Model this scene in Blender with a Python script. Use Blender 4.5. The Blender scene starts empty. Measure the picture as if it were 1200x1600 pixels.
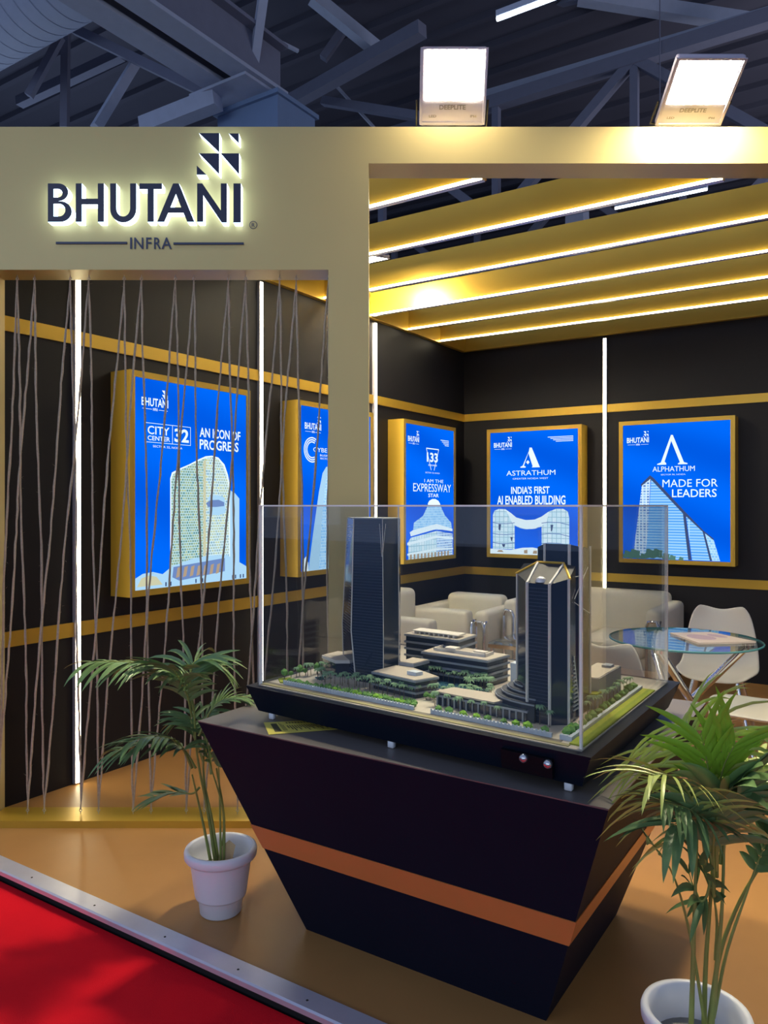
import bpy, bmesh, math, random
from math import sin, cos, pi, radians as R
from mathutils import Vector, Matrix

C = bpy.context.scene
COL = C.collection
random.seed(7)

# ------------------------------------------------------------------ camera, world, exposure
TH = R(33.05)                       # the stand's walls are turned by this against the view
FPX, CY, EYE = 1206.0, 790.0, 1.5
cam = bpy.data.cameras.new('camera'); camo = bpy.data.objects.new('camera', cam); COL.objects.link(camo)
camo.location = (0, 0, EYE); camo.rotation_euler = (R(90), 0, TH)
cam.sensor_fit = 'HORIZONTAL'; cam.sensor_width = 36; cam.lens = FPX / 1200 * 36
cam.shift_y = -10 / 1200; cam.clip_start = .05; cam.clip_end = 200
C.camera = camo

w = bpy.data.worlds.new('hall_air'); C.world = w; w.use_nodes = True
bg = w.node_tree.nodes['Background']
bg.inputs[0].default_value = (.40, .53, .88, 1); bg.inputs[1].default_value = .50
C.view_settings.view_transform = 'Standard'; C.view_settings.look = 'None'
C.view_settings.gamma = 1; C.view_settings.use_curve_mapping = False
C.view_settings.exposure = 0.15

def fill_lamp(name, loc, rot, sx, sy, watts, col):
    l = bpy.data.lights.new(name, 'AREA'); l.shape = 'RECTANGLE'; l.size = sx; l.size_y = sy
    l.energy = watts; l.color = col
    o = bpy.data.objects.new(name, l); COL.objects.link(o); o.location = loc; o.rotation_euler = rot
    return o
# unseen fill lamps behind the camera, added to light the gold front
fill_lamp('fill_lamp', (3.5, -8.0, 3.4), (R(82), 0, R(22)), 6, 2.4, 92, (.82, .90, 1))
fill_lamp('fill_lamp', (-3.0, -7.5, 3.6), (R(82), 0, R(-8)), 5, 2.4, 55, (.80, .89, 1))

# more unseen fill, added to brighten the roof steel and deck
fill_lamp('roof_fill_lamp', (-5, -5, 4.5), (R(150), 0, 0), 9, 5, 250, (.72, .82, 1))
fill_lamp('roof_fill_lamp', (-14, 9, 4.5), (R(180), R(20), 0), 6, 6, 120, (.62, .76, 1))
fill_lamp('roof_fill_lamp', (5, 14, 5.0), (R(180), R(-10), 0), 8, 8, 650, (.90, .88, 1))

# ------------------------------------------------------------------ pixel helpers (back-projection onto real planes)
cT, sT = cos(TH), sin(TH)
def ray(x, y):
    k = (x - 600) / FPX
    return Vector((cT*k - sT, sT*k + cT, -(y - CY) / FPX))
def at(x, y, d): return Vector((0, 0, EYE)) + ray(x, y) * d
def onz(x, y, z):
    r = ray(x, y); return Vector((0, 0, EYE)) + r * ((z - EYE) / r.z)
def lat(px, d): return (px - 600) / FPX * d
def hz(py, d): return EYE - (py - CY) / FPX * d
def FV(l, d, z): return Vector((cT*l - sT*d, sT*l + cT*d, z))   # screen-parallel stand front -> world

# ------------------------------------------------------------------ materials
MATS = {}
def mat(name, col, rough=.5, metal=0, emit=None, es=0, spec=.5, noise=0, nscale=8, bump=0, bscale=60, coat=0):
    if name in MATS: return MATS[name]
    m = bpy.data.materials.new(name); m.use_nodes = True; MATS[name] = m
    nt = m.node_tree; b = nt.nodes['Principled BSDF']
    b.inputs['Base Color'].default_value = (*col, 1); b.inputs['Roughness'].default_value = rough
    b.inputs['Metallic'].default_value = metal; b.inputs['Specular IOR Level'].default_value = spec
    b.inputs['Coat Weight'].default_value = coat
    if emit: b.inputs['Emission Color'].default_value = (*emit, 1); b.inputs['Emission Strength'].default_value = es
    if noise or bump:
        tc = nt.nodes.new('ShaderNodeTexCoord')
    if noise:
        n = nt.nodes.new('ShaderNodeTexNoise'); n.inputs['Scale'].default_value = nscale; n.inputs['Detail'].default_value = 5
        r = nt.nodes.new('ShaderNodeMapRange'); r.inputs[3].default_value = 1 - noise; r.inputs[4].default_value = 1 + noise
        mx = nt.nodes.new('ShaderNodeMix'); mx.data_type = 'RGBA'; mx.blend_type = 'MULTIPLY'; mx.inputs[0].default_value = 1
        mx.inputs[6].default_value = (*col, 1)
        nt.links.new(tc.outputs['Object'], n.inputs['Vector']); nt.links.new(n.outputs[0], r.inputs[0])
        nt.links.new(r.outputs[0], mx.inputs[7]); nt.links.new(mx.outputs[2], b.inputs['Base Color'])
    if bump:
        n2 = nt.nodes.new('ShaderNodeTexNoise'); n2.inputs['Scale'].default_value = bscale; n2.inputs['Detail'].default_value = 4
        bp = nt.nodes.new('ShaderNodeBump'); bp.inputs['Strength'].default_value = bump; bp.inputs['Distance'].default_value = .01
        nt.links.new(tc.outputs['Object'], n2.inputs['Vector']); nt.links.new(n2.outputs[0], bp.inputs['Height'])
        nt.links.new(bp.outputs[0], b.inputs['Normal'])
    return m
def emat(name, col, s):
    if name in MATS: return MATS[name]
    m = bpy.data.materials.new(name); m.use_nodes = True; MATS[name] = m
    nt = m.node_tree; nt.nodes.clear()
    e = nt.nodes.new('ShaderNodeEmission'); o = nt.nodes.new('ShaderNodeOutputMaterial')
    e.inputs[0].default_value = (*col, 1); e.inputs[1].default_value = s
    nt.links.new(e.outputs[0], o.inputs[0]); return m
def print_mat(name, c1, c2, mortar, sx, sz, ms=.1, s=1.0, off=.5, wave=None):
    """backlit print: a grid of bays (brick texture in the panel's x-z plane)"""
    m = emat(name, c1, s); nt = m.node_tree; e = nt.nodes['Emission']
    tc = nt.nodes.new('ShaderNodeTexCoord'); sp = nt.nodes.new('ShaderNodeSeparateXYZ'); cb = nt.nodes.new('ShaderNodeCombineXYZ')
    nt.links.new(tc.outputs['Object'], sp.inputs[0]); nt.links.new(sp.outputs[0], cb.inputs[0]); nt.links.new(sp.outputs[2], cb.inputs[1])
    b = nt.nodes.new('ShaderNodeTexBrick'); b.offset = off
    b.inputs['Color1'].default_value = (*c1, 1); b.inputs['Color2'].default_value = (*c2, 1); b.inputs['Mortar'].default_value = (*mortar, 1)
    b.inputs['Scale'].default_value = 1; b.inputs['Brick Width'].default_value = sx; b.inputs['Row Height'].default_value = sz
    b.inputs['Mortar Size'].default_value = min(sx, sz) * ms
    nt.links.new(cb.outputs[0], b.inputs['Vector']); nt.links.new(b.outputs[0], e.inputs[0]); return m
def glass_mat(name, tint, ior, rough=0.0):
    """clear sheet: transparent with a Fresnel reflection"""
    m = bpy.data.materials.new(name); m.use_nodes = True; MATS[name] = m
    nt = m.node_tree; nt.nodes.clear()
    t = nt.nodes.new('ShaderNodeBsdfTransparent'); g = nt.nodes.new('ShaderNodeBsdfGlossy'); f = nt.nodes.new('ShaderNodeFresnel')
    x = nt.nodes.new('ShaderNodeMixShader'); o = nt.nodes.new('ShaderNodeOutputMaterial')
    t.inputs[0].default_value = (*tint, 1); g.inputs['Roughness'].default_value = rough; f.inputs[0].default_value = ior
    # the Fresnel node inverts the index on the far side of the sheet: undo that, a flat sheet reflects alike from both sides
    ge = nt.nodes.new('ShaderNodeNewGeometry'); mr = nt.nodes.new('ShaderNodeMapRange'); mr.inputs[3].default_value = ior; mr.inputs[4].default_value = 1/ior
    nt.links.new(ge.outputs['Backfacing'], mr.inputs[0]); nt.links.new(mr.outputs[0], f.inputs[0]); nt.links.new(f.outputs[0], x.inputs[0])
    nt.links.new(t.outputs[0], x.inputs[1]); nt.links.new(g.outputs[0], x.inputs[2])
    nt.links.new(x.outputs[0], o.inputs[0]); return m

GOLD = mat('gold_paint', (.49, .395, .165), .42, .2, noise=.06, nscale=2.5)
GOLDB = mat('gold_board', (.60, .38, .045), .36, .45, noise=.08, nscale=3)
BLACK = mat('black_board', (.0105, .010, .0125), .55, spec=.3, noise=.12, nscale=3)
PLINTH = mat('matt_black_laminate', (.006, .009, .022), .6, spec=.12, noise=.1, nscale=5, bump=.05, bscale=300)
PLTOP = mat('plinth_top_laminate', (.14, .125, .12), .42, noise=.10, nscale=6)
COPPER = mat('copper_band', (.62, .23, .055), .42, .12, noise=.06)
FLOOR = mat('brown_vinyl', (.43, .215, .068), .42, noise=.16, nscale=3.2, bump=.06, bscale=12)
ALU = mat('brushed_aluminium', (.70, .70, .80), .38, .55, noise=.12, nscale=9)
DARK = mat('black_rubber', (.012, .012, .013), .6)
RED = mat('red_carpet', (.85, .010, .022), .95, spec=.1, noise=.22, nscale=2.2, bump=.5, bscale=420)
CONC = mat('hall_concrete', (.10, .11, .14), .8, noise=.1)
CHROME = mat('chrome', (.82, .82, .84), .10, 1)
STEEL = mat('zinc_steel', (.55, .54, .5), .35, .9)
LEATHER = mat('ivory_leatherette', (.86, .79, .62), .42, noise=.03, bump=.08, bscale=90)
SHELL = mat('white_plastic_shell', (.74, .70, .60), .35)
WPOT = mat('white_plastic', (.78, .80, .86), .35)
JUTE = mat('jute_twine', (.44, .37, .28), .95, spec=.1, noise=.3, nscale=90)
LEDW = emat('led_warm_white', (1, .89, .64), 16)
LEDV = emat('led_wall_warm', (1, .88, .56), 12)
LEDF = emat('flood_lens_light', (1, .86, .60), 620)
LEDF4 = emat('flood_lens_tilted', (1, .86, .60), 400)
LEDF2 = emat('inner_flood_light', (1, .87, .60), 130)
LEDF3 = emat('corner_flood_light', (1, .85, .55), 260)
LEDT = emat('tube_cold_white', (.72, .86, 1), 9)
HALO = emat('letter_edge_light', (.64, .84, 1), 4.0)
NAVY = mat('navy_letter_face', (.012, .018, .06), .4)
SPACE = mat('truss_grey_paint', (.16, .175, .25), .7, noise=.1)
SPACEL = mat('girder_light_paint', (.36, .41, .54), .7, noise=.1)
DECK = mat('roof_deck', (.07, .072, .105), .8, noise=.2, nscale=.7)
ACRYL = glass_mat('acrylic_sheet', (.965, .975, .982), 1.52)
ACEDGE = mat('acrylic_edge', (.95, .93, .88), .25, emit=None)
TGLASS = glass_mat('table_glass', (.92, .965, .96), 1.55)
TEDGE = mat('glass_edge_green', (.10, .32, .33), .15)
LAMPB = mat('lamp_lilac_grey', (.42, .40, .50), .4)
LAMPD = mat('lamp_marking', (.12, .11, .12), .6)

# ------------------------------------------------------------------ mesh builder
class MB:
    def __init__(s): s.v = []; s.f = []; s.m = []; s.cur = 0; s.smooth = []
    def add(s, vs, fs, mi=None, smooth=False):
        n = len(s.v); s.v += [tuple(p) for p in vs]
        for f in fs: s.f.append([n + i for i in f]); s.m.append(s.cur if mi is None else mi); s.smooth.append(smooth)
    def box(s, x0, x1, y0, y1, z0, z1, mi=None, T=None):
        vs = [(x, y, z) for z in (z0, z1) for y in (y0, y1) for x in (x0, x1)]
        if T: vs = [T(*p) for p in vs]
        s.add(vs, [(0, 2, 3, 1), (4, 5, 7, 6), (0, 1, 5, 4), (2, 6, 7, 3), (0, 4, 6, 2), (1, 3, 7, 5)], mi)
    def prism(s, pts, z0, z1, mi=None, T=None):
        """pts counter-clockwise in x-y; z0, z1 numbers or lists"""
        n = len(pts)
        a = z0 if isinstance(z0, (list, tuple)) else [z0]*n
        b = z1 if isinstance(z1, (list, tuple)) else [z1]*n
        vs = [(p[0], p[1], a[i]) for i, p in enumerate(pts)] + [(p[0], p[1], b[i]) for i, p in enumerate(pts)]
        if T: vs = [T(*p) for p in vs]
        s.add(vs, [list(range(n))[::-1], list(range(n, 2*n))] + [(i, (i+1) % n, n+(i+1) % n, n+i) for i in range(n)], mi)
    def hexa(s, b, t, mi=None):
        """8 corners: bottom quad b, top quad t (counter-clockwise)"""
        s.add(list(b)+list(t), [(3, 2, 1, 0), (4, 5, 6, 7), (0, 1, 5, 4), (1, 2, 6, 5), (2, 3, 7, 6), (3, 0, 4, 7)], mi)
    def tube(s, pts, r, n=8, mi=None, cap=True, smooth=True):
        pts = [Vector(p) for p in pts]; k = len(pts); rr = r if isinstance(r, (list, tuple)) else [r]*k
        vs = []; prev = None
        for i, p in enumerate(pts):
            t = (pts[min(i+1, k-1)] - pts[max(i-1, 0)]).normalized()
            if prev is None: u = t.orthogonal().normalized()
            else:
                u = prev - t * prev.dot(t)
                u = u.normalized() if u.length > 1e-6 else t.orthogonal().normalized()
            prev = u; q = t.cross(u)
            vs += [p + (u*cos(2*pi*j/n) + q*sin(2*pi*j/n))*rr[i] for j in range(n)]
        fs = [(i*n+j, i*n+(j+1) % n, (i+1)*n+(j+1) % n, (i+1)*n+j) for i in range(k-1) for j in range(n)]
        s.add(vs, fs, mi, smooth)
        if cap: s.add(vs[:n], [list(range(n))[::-1]], mi); s.add(vs[-n:], [list(range(n))], mi)
    def lathe(s, prof, n=32, mi=None, smooth=True, o=(0, 0, 0)):
        k = len(prof); vs = []
        for (r, z) in prof: vs += [(o[0]+r*cos(2*pi*j/n), o[1]+r*sin(2*pi*j/n), o[2]+z) for j in range(n)]
        s.add(vs, [(i*n+j, i*n+(j+1) % n, (i+1)*n+(j+1) % n, (i+1)*n+j) for i in range(k-1) for j in range(n)], mi, smooth)
    def rbox(s, x0, x1, y0, y1, z0, z1, r, seg=3, mi=None):
        bm = bmesh.new(); bmesh.ops.create_cube(bm, size=1)
        for v in bm.verts: v.co = Vector(((x0+x1)/2+v.co.x*(x1-x0), (y0+y1)/2+v.co.y*(y1-y0), (z0+z1)/2+v.co.z*(z1-z0)))
        bmesh.ops.bevel(bm, geom=list(bm.edges), offset=r, segments=seg, affect='EDGES', profile=.5)
        bm.verts.index_update()
        s.add([v.co.copy() for v in bm.verts], [[v.index for v in f.verts] for f in bm.faces], mi, True); bm.free()
    def mesh(s, name, mats):
        me = bpy.data.meshes.new(name); me.from_pydata(s.v, [], s.f)
        for m in mats: me.materials.append(m)
        me.polygons.foreach_set('material_index', s.m); me.polygons.foreach_set('use_smooth', s.smooth)
        me.update(); return me

def wloc(o):
    v = Vector((0, 0, 0))
    while o: v += o.location; o = o.parent
    return v
def link(name, me, parent=None, **kw):
    o = bpy.data.objects.new(name, me); COL.objects.link(o)
    if parent: o.parent = parent
    for k, v in kw.items(): o[k] = v
    return o
def obj(name, b, mats, parent=None, world=False, **kw):
    if not isinstance(mats, (list, tuple)): mats = [mats]
    if world and parent:
        d = wloc(parent); b.v = [(p[0]-d.x, p[1]-d.y, p[2]-d.z) for p in b.v]
    return link(name, b.mesh(name, mats), parent, **kw)
def thing(name, label, cat, loc=(0, 0, 0), rz=0, group=None):
    o = bpy.data.objects.new(name, None); COL.objects.link(o); o.empty_display_size = .1
    o.location = loc; o.rotation_euler = (0, 0, rz); o['label'] = label; o['category'] = cat; o['kind'] = 'thing'
    if group: o['group'] = group
    return o
def tag(o, label, cat, group=None):
    o['label'] = label; o['category'] = cat; o['kind'] = 'thing'
    if group: o['group'] = group
    return o
def struct(name, b, mats, rz=0):
    o = obj(name, b, mats, kind='structure'); o.rotation_euler.z = rz; return o
def dup(root, loc, rz=0, label=None, group=None):
    r = root.copy(); COL.objects.link(r); r.location = loc; r.rotation_euler = (0, 0, rz)
    if label: r['label'] = label
    if group: r['group'] = group
    for ch in list(root.children):
        c = ch.copy(); COL.objects.link(c); c.parent = r
        for g in ch.children:
            d = g.copy(); COL.objects.link(d); d.parent = c
    return r
_tc = {}
def text2d(s, bold=0):
    """outline of a line of lettering, scaled to the unit box"""
    if (s, bold) in _tc: return _tc[(s, bold)]
    if bold < .05 and any(ch in s for ch in 'MW'): bold = 0
    cu = bpy.data.curves.new('lettering', 'FONT'); cu.body = s; cu.offset = bold; cu.resolution_u = 3
    o = bpy.data.objects.new('lettering', cu); COL.objects.link(o)
    me = bpy.data.meshes.new_from_object(o.evaluated_get(bpy.context.evaluated_depsgraph_get()))
    xs = [v.co.x for v in me.vertices]; ys = [v.co.y for v in me.vertices]
    x0, x1, y0, y1 = min(xs), max(xs), min(ys), max(ys)
    vs = [((v.co.x-x0)/(x1-x0), (v.co.y-y0)/(y1-y0)) for v in me.vertices]; fs = [list(p.vertices) for p in me.polygons]
    bpy.data.objects.remove(o); bpy.data.curves.remove(cu); bpy.data.meshes.remove(me)
    _tc[(s, bold)] = (vs, fs); return vs, fs
def flat_text(b, s, x0, x1, z0, z1, y, bold=.01, mi=None):
    vs, fs = text2d(s, bold)
    b.add([(x0+p[0]*(x1-x0), y, z0+p[1]*(z1-z0)) for p in vs], fs, mi)
def fill2d(splines):
    cu = bpy.data.curves.new('outline', 'CURVE'); cu.dimensions = '2D'; cu.fill_mode = 'BOTH'
    for sp in splines:
        q = cu.splines.new('POLY'); q.points.add(len(sp)-1); q.use_cyclic_u = True
        for i, p in enumerate(sp): q.points[i].co = (p[0], p[1], 0, 1)
    return cu
def extrude2d(splines, d):
    cu = fill2d(splines); cu.extrude = d/2
    o = bpy.data.objects.new('outline', cu); COL.objects.link(o)
    me = bpy.data.meshes.new_from_object(o.evaluated_get(bpy.context.evaluated_depsgraph_get()))
    vs = [tuple(v.co) for v in me.vertices]; fs = [(list(p.vertices), tuple(p.normal)) for p in me.polygons]
    bpy.data.objects.remove(o); bpy.data.curves.remove(cu); bpy.data.meshes.remove(me); return vs, fs
def arc(cx, cy, rx, ry, a0, a1, n=14): return [(cx+rx*cos(R(a0+(a1-a0)*i/n)), cy+ry*sin(R(a0+(a1-a0)*i/n))) for i in range(n+1)]

# ------------------------------------------------------------------ setting: platform, walls, screen, hall
XL, YB = -3.67, 7.16
b = MB(); b.box(-4.2, 3.2, 1.865, 7.4, -.05, 0); struct('floor', b, FLOOR)
b = MB(); b.box(-40, 40, -20, 50, -.16, -.06); struct('ground', b, CONC)
b = MB(); b.box(-7, 6, .55, 1.80, -.06, -.045)
tag(obj('aisle_carpet', b, RED), 'bright red carpet lying in the aisle before the platform', 'carpet')
# aluminium nosing of the platform, with its screws
b = MB(); b.add([(x, y, z) for x in (-4.2, 3.2) for (y, z) in ((1.79, -.012), (1.79, .004), (1.797, .008), (1.868, .008), (1.868, .001), (1.80, .001), (1.80, -.012))],
                [(i, (i+1) % 7, 7+(i+1) % 7, 7+i) for i in range(7)] + [list(range(7))[::-1], list(range(7, 14))])
nos = struct('trim_1', b, ALU)
sb = MB(); sb.lathe([(0, .0018), (.003, .0015), (.0045, 0)], 10)
sme = sb.mesh('screw', [DARK])
for i, px in enumerate((50, 150, 262, 378, 487)):
    P = onz(px, 1371 + (px-50)*.4255, .008)
    s_ = link('screw', sme, nos); s_.location = (P.x, 1.825, .008)
b = MB(); b.box(-4.2, 3.2, 1.815, 1.865, -.06, -.002); struct('trim_2', b, DARK)

b = MB(); b.box(XL-.1, XL, 2.14, YB+.1, 0, 3.29); struct('wall_left', b, BLACK)
b = MB(); b.box(XL, 1.6, YB, YB+.1, 0, 3.29); struct('wall_back', b, BLACK)
BZ = [(2.368, 2.442), (.795, .872)]
for i, (z0, z1) in enumerate(BZ):
    b = MB(); b.box(XL, XL+.012, 2.16, YB-.012, z0, z1); struct('trim_%d' % (3+i), b, GOLDB)
    b = MB(); b.box(XL, 1.6, YB-.012, YB, z0, z1); struct('trim_%d' % (5+i), b, GOLDB)
b = MB(); b.box(XL, XL+.045, 2.35, YB-.05, 3.08, 3.29); struct('trim_7', b, GOLDB)     # cap boards round the ceiling
b = MB(); b.box(XL, 1.6, YB-.05, YB, 3.085, 3.29); struct('trim_8', b, GOLDB)

# front screen, parallel to the picture: sign board, two posts, long header (local x = along the screen, y = distance)
D0, D1 = 3.59, 3.755
ZT, ZO, ZH = 3.262, 2.597, 3.092
LP, CL, CR = -1.845, -.259, -.0715
def screen_piece(name, x0, x1, z0, z1):
    b = MB(); b.box(x0, x1, D0, D1, z0, z1); return struct(name, b, GOLD, TH)
screen_piece('wall_front', -2.10, CR, ZO, ZT)
screen_piece('trim_9', -2.10, LP, 0, ZO)
screen_piece('trim_10', CL, CR, 0, ZO)
screen_piece('trim_11', CR, 2.75, ZH, ZT)
screen_piece('trim_12', 2.55, 2.75, 0, ZH)

# threshold bar with its screw eyes
DM = 3.672
bar = thing('threshold_bar', 'low gold painted bar on the floor holding the lower ends of the jute strings', 'bar', FV(-1.0, DM, 0), TH)
b = MB(); b.box(-.842, .738, -.083, .083, 0, .033); obj('rail', b, GOLDB, bar)
def eye_bm():
    e = MB(); e.tube([(0, 0, 0), (0, 0, .012)], .002, 6)
    e.tube([(.006*cos(a), 0, .018+.006*sin(a)) for a in [2*pi*i/10 for i in range(11)]], .0018, 5, cap=False); return e
eyem = eye_bm().mesh('screw_eye', [STEEL])
TOPS = [27, 54, 110, 139, 194, 221, 274, 303, 357, 384, 437, 463, 513]
BOTS = [-40, -14, 43, 69, 126, 154, 208, 236, 291, 319, 371, 398, 452, 480, 528]
for px in BOTS:
    x = lat(px, DM)
    if LP+.01 < x < CL-.01:
        e = link('screw_eye', eyem, bar); e.location = (x+1.0, 0, .033)
hookm = eye_bm().mesh('screw_hook', [STEEL])
ORD = 'first second third fourth fifth sixth seventh eighth ninth tenth eleventh twelfth thirteenth'.split()
for i, tp in enumerate(TOPS):
    xt = lat(tp, DM)
    t = thing('jute_string', '%s jute string counted from the left, knotted to a hook under the gold sign board' % ORD[i], 'string',
              FV(xt, DM, ZO), TH, 'jute strings strung in the opening of the gold screen')
    h = link('screw_hook', hookm, t); h.rotation_euler.x = pi
    for k, bi in enumerate((BOTS[i], BOTS[i+2])):
        xb = max(LP+.005, min(CL-.005, lat(bi, DM)))
        A = Vector((0, 0, -.022)); B = Vector((xb-xt, 0, .055-ZO)); m = MB(); pts = []
        N = 46; rr = []
        for j in range(N+1):
            f = j/N; p = A.lerp(B, f)
            wob = .006*sin(pi*f)*sin(9*f+i*2+k) + random.uniform(-.0018, .0018)
            pts.append(p + Vector((wob, (.006 if k else -.006)*sin(pi*f) + random.uniform(-.0015, .0015), 0)))
            rr.append(random.uniform(.0042, .0062) * (1 if .03 < f < .97 else .6))
        m.tube(pts, rr, 6)
        for q in range(34):                                    # loose fibres
            f = random.random(); p = A.lerp(B, f); d = Vector((random.uniform(-1, 1), random.uniform(-1, 1), random.uniform(-1, 1))).normalized()
            L = random.uniform(.008, .022); s0 = p + d*.003; s1 = p + d*L
            e = d.orthogonal().normalized()*.0006
            m.add([s0-e, s0+e, s1], [(0, 1, 2)])
        obj('strand', m, JUTE, t)

# ------------------------------------------------------------------ sign on the board
PX = D0/FPX
sx0 = lat(231, D0); sz0 = hz(335, D0)
sign = thing('illuminated_sign', 'edge-lit navy letter sign mounted on the gold header board', 'sign', FV(sx0, D0, sz0), TH)
def pxy(x, y): return ((x-231)*PX, -(y-335)*PX)
def letter(name, splines, depth, halo=True):
    vs, fs = extrude2d(splines, depth); m = MB()
    nv = [(v[0], -(depth/2 + v[2]) - .002, v[1]) for v in vs]
    for f, nn in fs: m.add([nv[i] for i in f], [list(range(len(f)))], 0 if nn[2] > .5 else 1)
    obj(name, m, [NAVY, HALO if halo else NAVY], sign)
T_, B_ = 293.5, 353.0; ST = 9.6
def P(*pts): return [pxy(x, y) for x, y in pts]
LT = {}
mid = 322
LT['B'] = [P((82, T_), (97, T_)) + [pxy(*p) for p in arc(98, 307.2, 15.5, 13.7, -90, 90)] + [pxy(*p) for p in arc(101, 337, 18, 16, -90, 90)] + P((82, B_)),
           P((91, T_+8.5), (97, T_+8.5)) + [pxy(*p) for p in arc(97, 308.6, 7.5, 6.6, -90, 90)] + P((91, 315.2)),
           P((91, 325), (99, 325)) + [pxy(*p) for p in arc(99, 334.7, 10, 9.7, -90, 90)] + P((91, 344.4))]
LT['H'] = [P((125, T_), (134.5, T_), (134.5, 317), (159, 317), (159, T_), (168.5, T_), (168.5, B_), (159, B_), (159, 326), (134.5, 326), (134.5, B_), (125, B_))]
LT['U'] = [P((178, T_), (187.6, T_), (187.6, 332)) + [pxy(*p) for p in arc(198.2, 332, 10.6, 12.5, 180, 0)] + P((208.8, T_), (218.4, T_), (218.4, 333)) + [pxy(*p) for p in arc(198.2, 333, 20.2, 20.8, 0, 180)]]
LT['T'] = [P((223, T_), (258, T_), (258, T_+9), (245.3, T_+9), (245.3, B_), (235.7, B_), (235.7, T_+9), (223, T_+9))]
LT['A'] = [P((275, T_), (284, T_), (308, B_), (297, B_), (291, 339), (267.6, 339), (261.5, B_), (250.5, B_)), P((279.4, 310), (271, 330.5), (287.4, 330.5))]
LT['N'] = [P((312, T_), (320, T_), (348.5, 335), (348.5, T_), (358, T_), (358, B_+1), (350, B_+1), (321.5, 312), (321.5, B_), (312, B_))]
LT['I'] = [P((368, T_), (379.5, T_), (379.5, B_+1), (368, B_+1))]
for k in 'BHUTANI': letter('letter', LT[k], .048)
for tri in (((314.8, 216), (346.3, 216), (346.3, 246)), ((361, 216.5), (376.3, 216.5), (376.3, 232)), ((314.8, 247.2), (346, 247.2), (346, 279.6)),
            ((348.2, 247.2), (376.8, 247.2), (376.8, 280)), ((311.5, 266), (326.5, 280.3), (311.5, 280.3))):
    letter('emblem_triangle', [P(*tri)], .048)
for ch, xa, xb in (('I', 203.6, 206.8), ('N', 210, 224.4), ('F', 228.6, 237.2), ('R', 241, 252), ('A', 252.6, 268.8)):
    m = MB(); x0, z0 = pxy(xa, 389.5); x1, z1 = pxy(xb, 371.5); flat_text(m, ch, x0, x1, z0, z1, -.004, .014)
    obj('small_letter', m, NAVY, sign)
for xa, xb, ya in ((88, 199, 380), (271.5, 381, 381)):
    m = MB(); x0, z0 = pxy(xa, ya+1.7); x1, z1 = pxy(xb, ya-1.7); m.box(x0, x1, -.006, -.001, z0, z1); obj('rule', m, NAVY, sign)
m = MB(); cx, cz = pxy(396, 352)
ring = [(cx+r*cos(2*pi*i/24), -.004, cz+r*sin(2*pi*i/24)) for r in (.0155, .0185) for i in range(24)]
m.add(ring, [(i, (i+1) % 24, 24+(i+1) % 24, 24+i) for i in range(24)]); flat_text(m, 'R', cx-.0075, cx+.0075, cz-.009, cz+.009, -.004, .01)
obj('registered_mark', m, NAVY, sign)

# ------------------------------------------------------------------ flood lights
def floodlight(label, loc, rz, tilt, lens, s=1.0, txt=True, cat='floodlight'):
    t = thing('floodlight', label, cat, loc, rz); t.rotation_euler.x = tilt
    W, H = .155*s, .325*s
    m = MB(); m.rbox(-W, W, 0, .035*s, 0, H, .014*s, 2); obj('housing', m, LAMPB, t)
    m = MB()
    for k in range(7): m.box(-W*.8+k*W*.26, -W*.8+k*W*.26+.006*s, .035*s, .06*s, .04*s, H-.04*s)
    obj('cooling_fins', m, LAMPB, t, kind='stuff')
    m = MB(); m.rbox(-W*.89, W*.89, -.0012*s, .006*s, .105*s, H-.014*s, .004*s, 1); obj('lens', m, lens, t)
    m = MB()                                                        # raised rim with clips
    for (a, c, e, f) in ((-W, -W*.92, .004, H-.004), (W*.92, W, .004, H-.004), (-W*.92, W*.92, H-.012, H-.002), (-W*.92, W*.92, .004, .014)):
        m.box(a, c, -.006*s, .002, e*s if e < .05 else e, f)
    obj('rim', m, LAMPB, t)
    m = MB()
    if txt:
        flat_text(m, 'DEEPLITE', -.062*s, .062*s, .068*s, .088*s, -.0012, .03); flat_text(m, 'IP66', .085*s, .115*s, .035*s, .046*s, -.0012, .03)
        flat_text(m, 'LED', -.11*s, -.075*s, .035*s, .046*s, -.0012, .03); obj('marking', m, LAMPD, t, kind='stuff')
    m = MB(); m.tube([(-W-.012, .02, .11*s), (-W-.012, .035, -.01), (-.05, .045, -.03), (.05, .045, -.03), (W+.012, .035, -.01), (W+.012, .02, .11*s)], .006, 6)
    obj('bracket', m, DARK, t)
    return t
def fl_at(px, d): return FV(lat(px, d), d, hz(196.5, d))
floodlight('square floodlight standing upright on the gold header, nearer to the sign', fl_at(706, 3.665), TH, R(27), LEDF)
floodlight('square floodlight tilted forward on the gold header, at the far end from the sign', fl_at(1074, 3.655), TH, R(60), LEDF4)

# ------------------------------------------------------------------ ceiling beams with LED lines
YS = [3.42, 4.06, 4.73, 5.37, 5.98, 6.575]
for i, y in enumerate(YS):
    xe = -sT*D1 + cT*((y - cT*D1)/sT) - .02; xe = min(xe, 1.3)
    t = thing('ceiling_beam', '%s gold ceiling beam with a light line, counted from the front header' % ORD[i], 'beam', (XL+.045, y, 3.1), 0, 'gold beams across the ceiling of the stand')
    L = xe-(XL+.045)
    m = MB(); m.box(0, L, 0, .04, .0, .187); obj('board', m, GOLDB, t)
    m = MB(); m.box(0.004, L-.004, -.004, .03, -.010, 0); obj('channel', m, ALU, t)
    m = MB(); m.box(0.004, L-.004, -.015, -.004, -.010, .002); obj('light_line', m, LEDW, t)
# two small flood lights clamped behind beams, turned to the room corner
floodlight('small floodlight clamped behind the second gold ceiling beam', (-2.93, 4.135, 3.125), pi, R(80), LEDF2, .8, False)
floodlight('small floodlight clamped behind the third gold ceiling beam', (-3.28, 4.80, 3.125), pi, R(45), LEDF3, .8, False)

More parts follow.
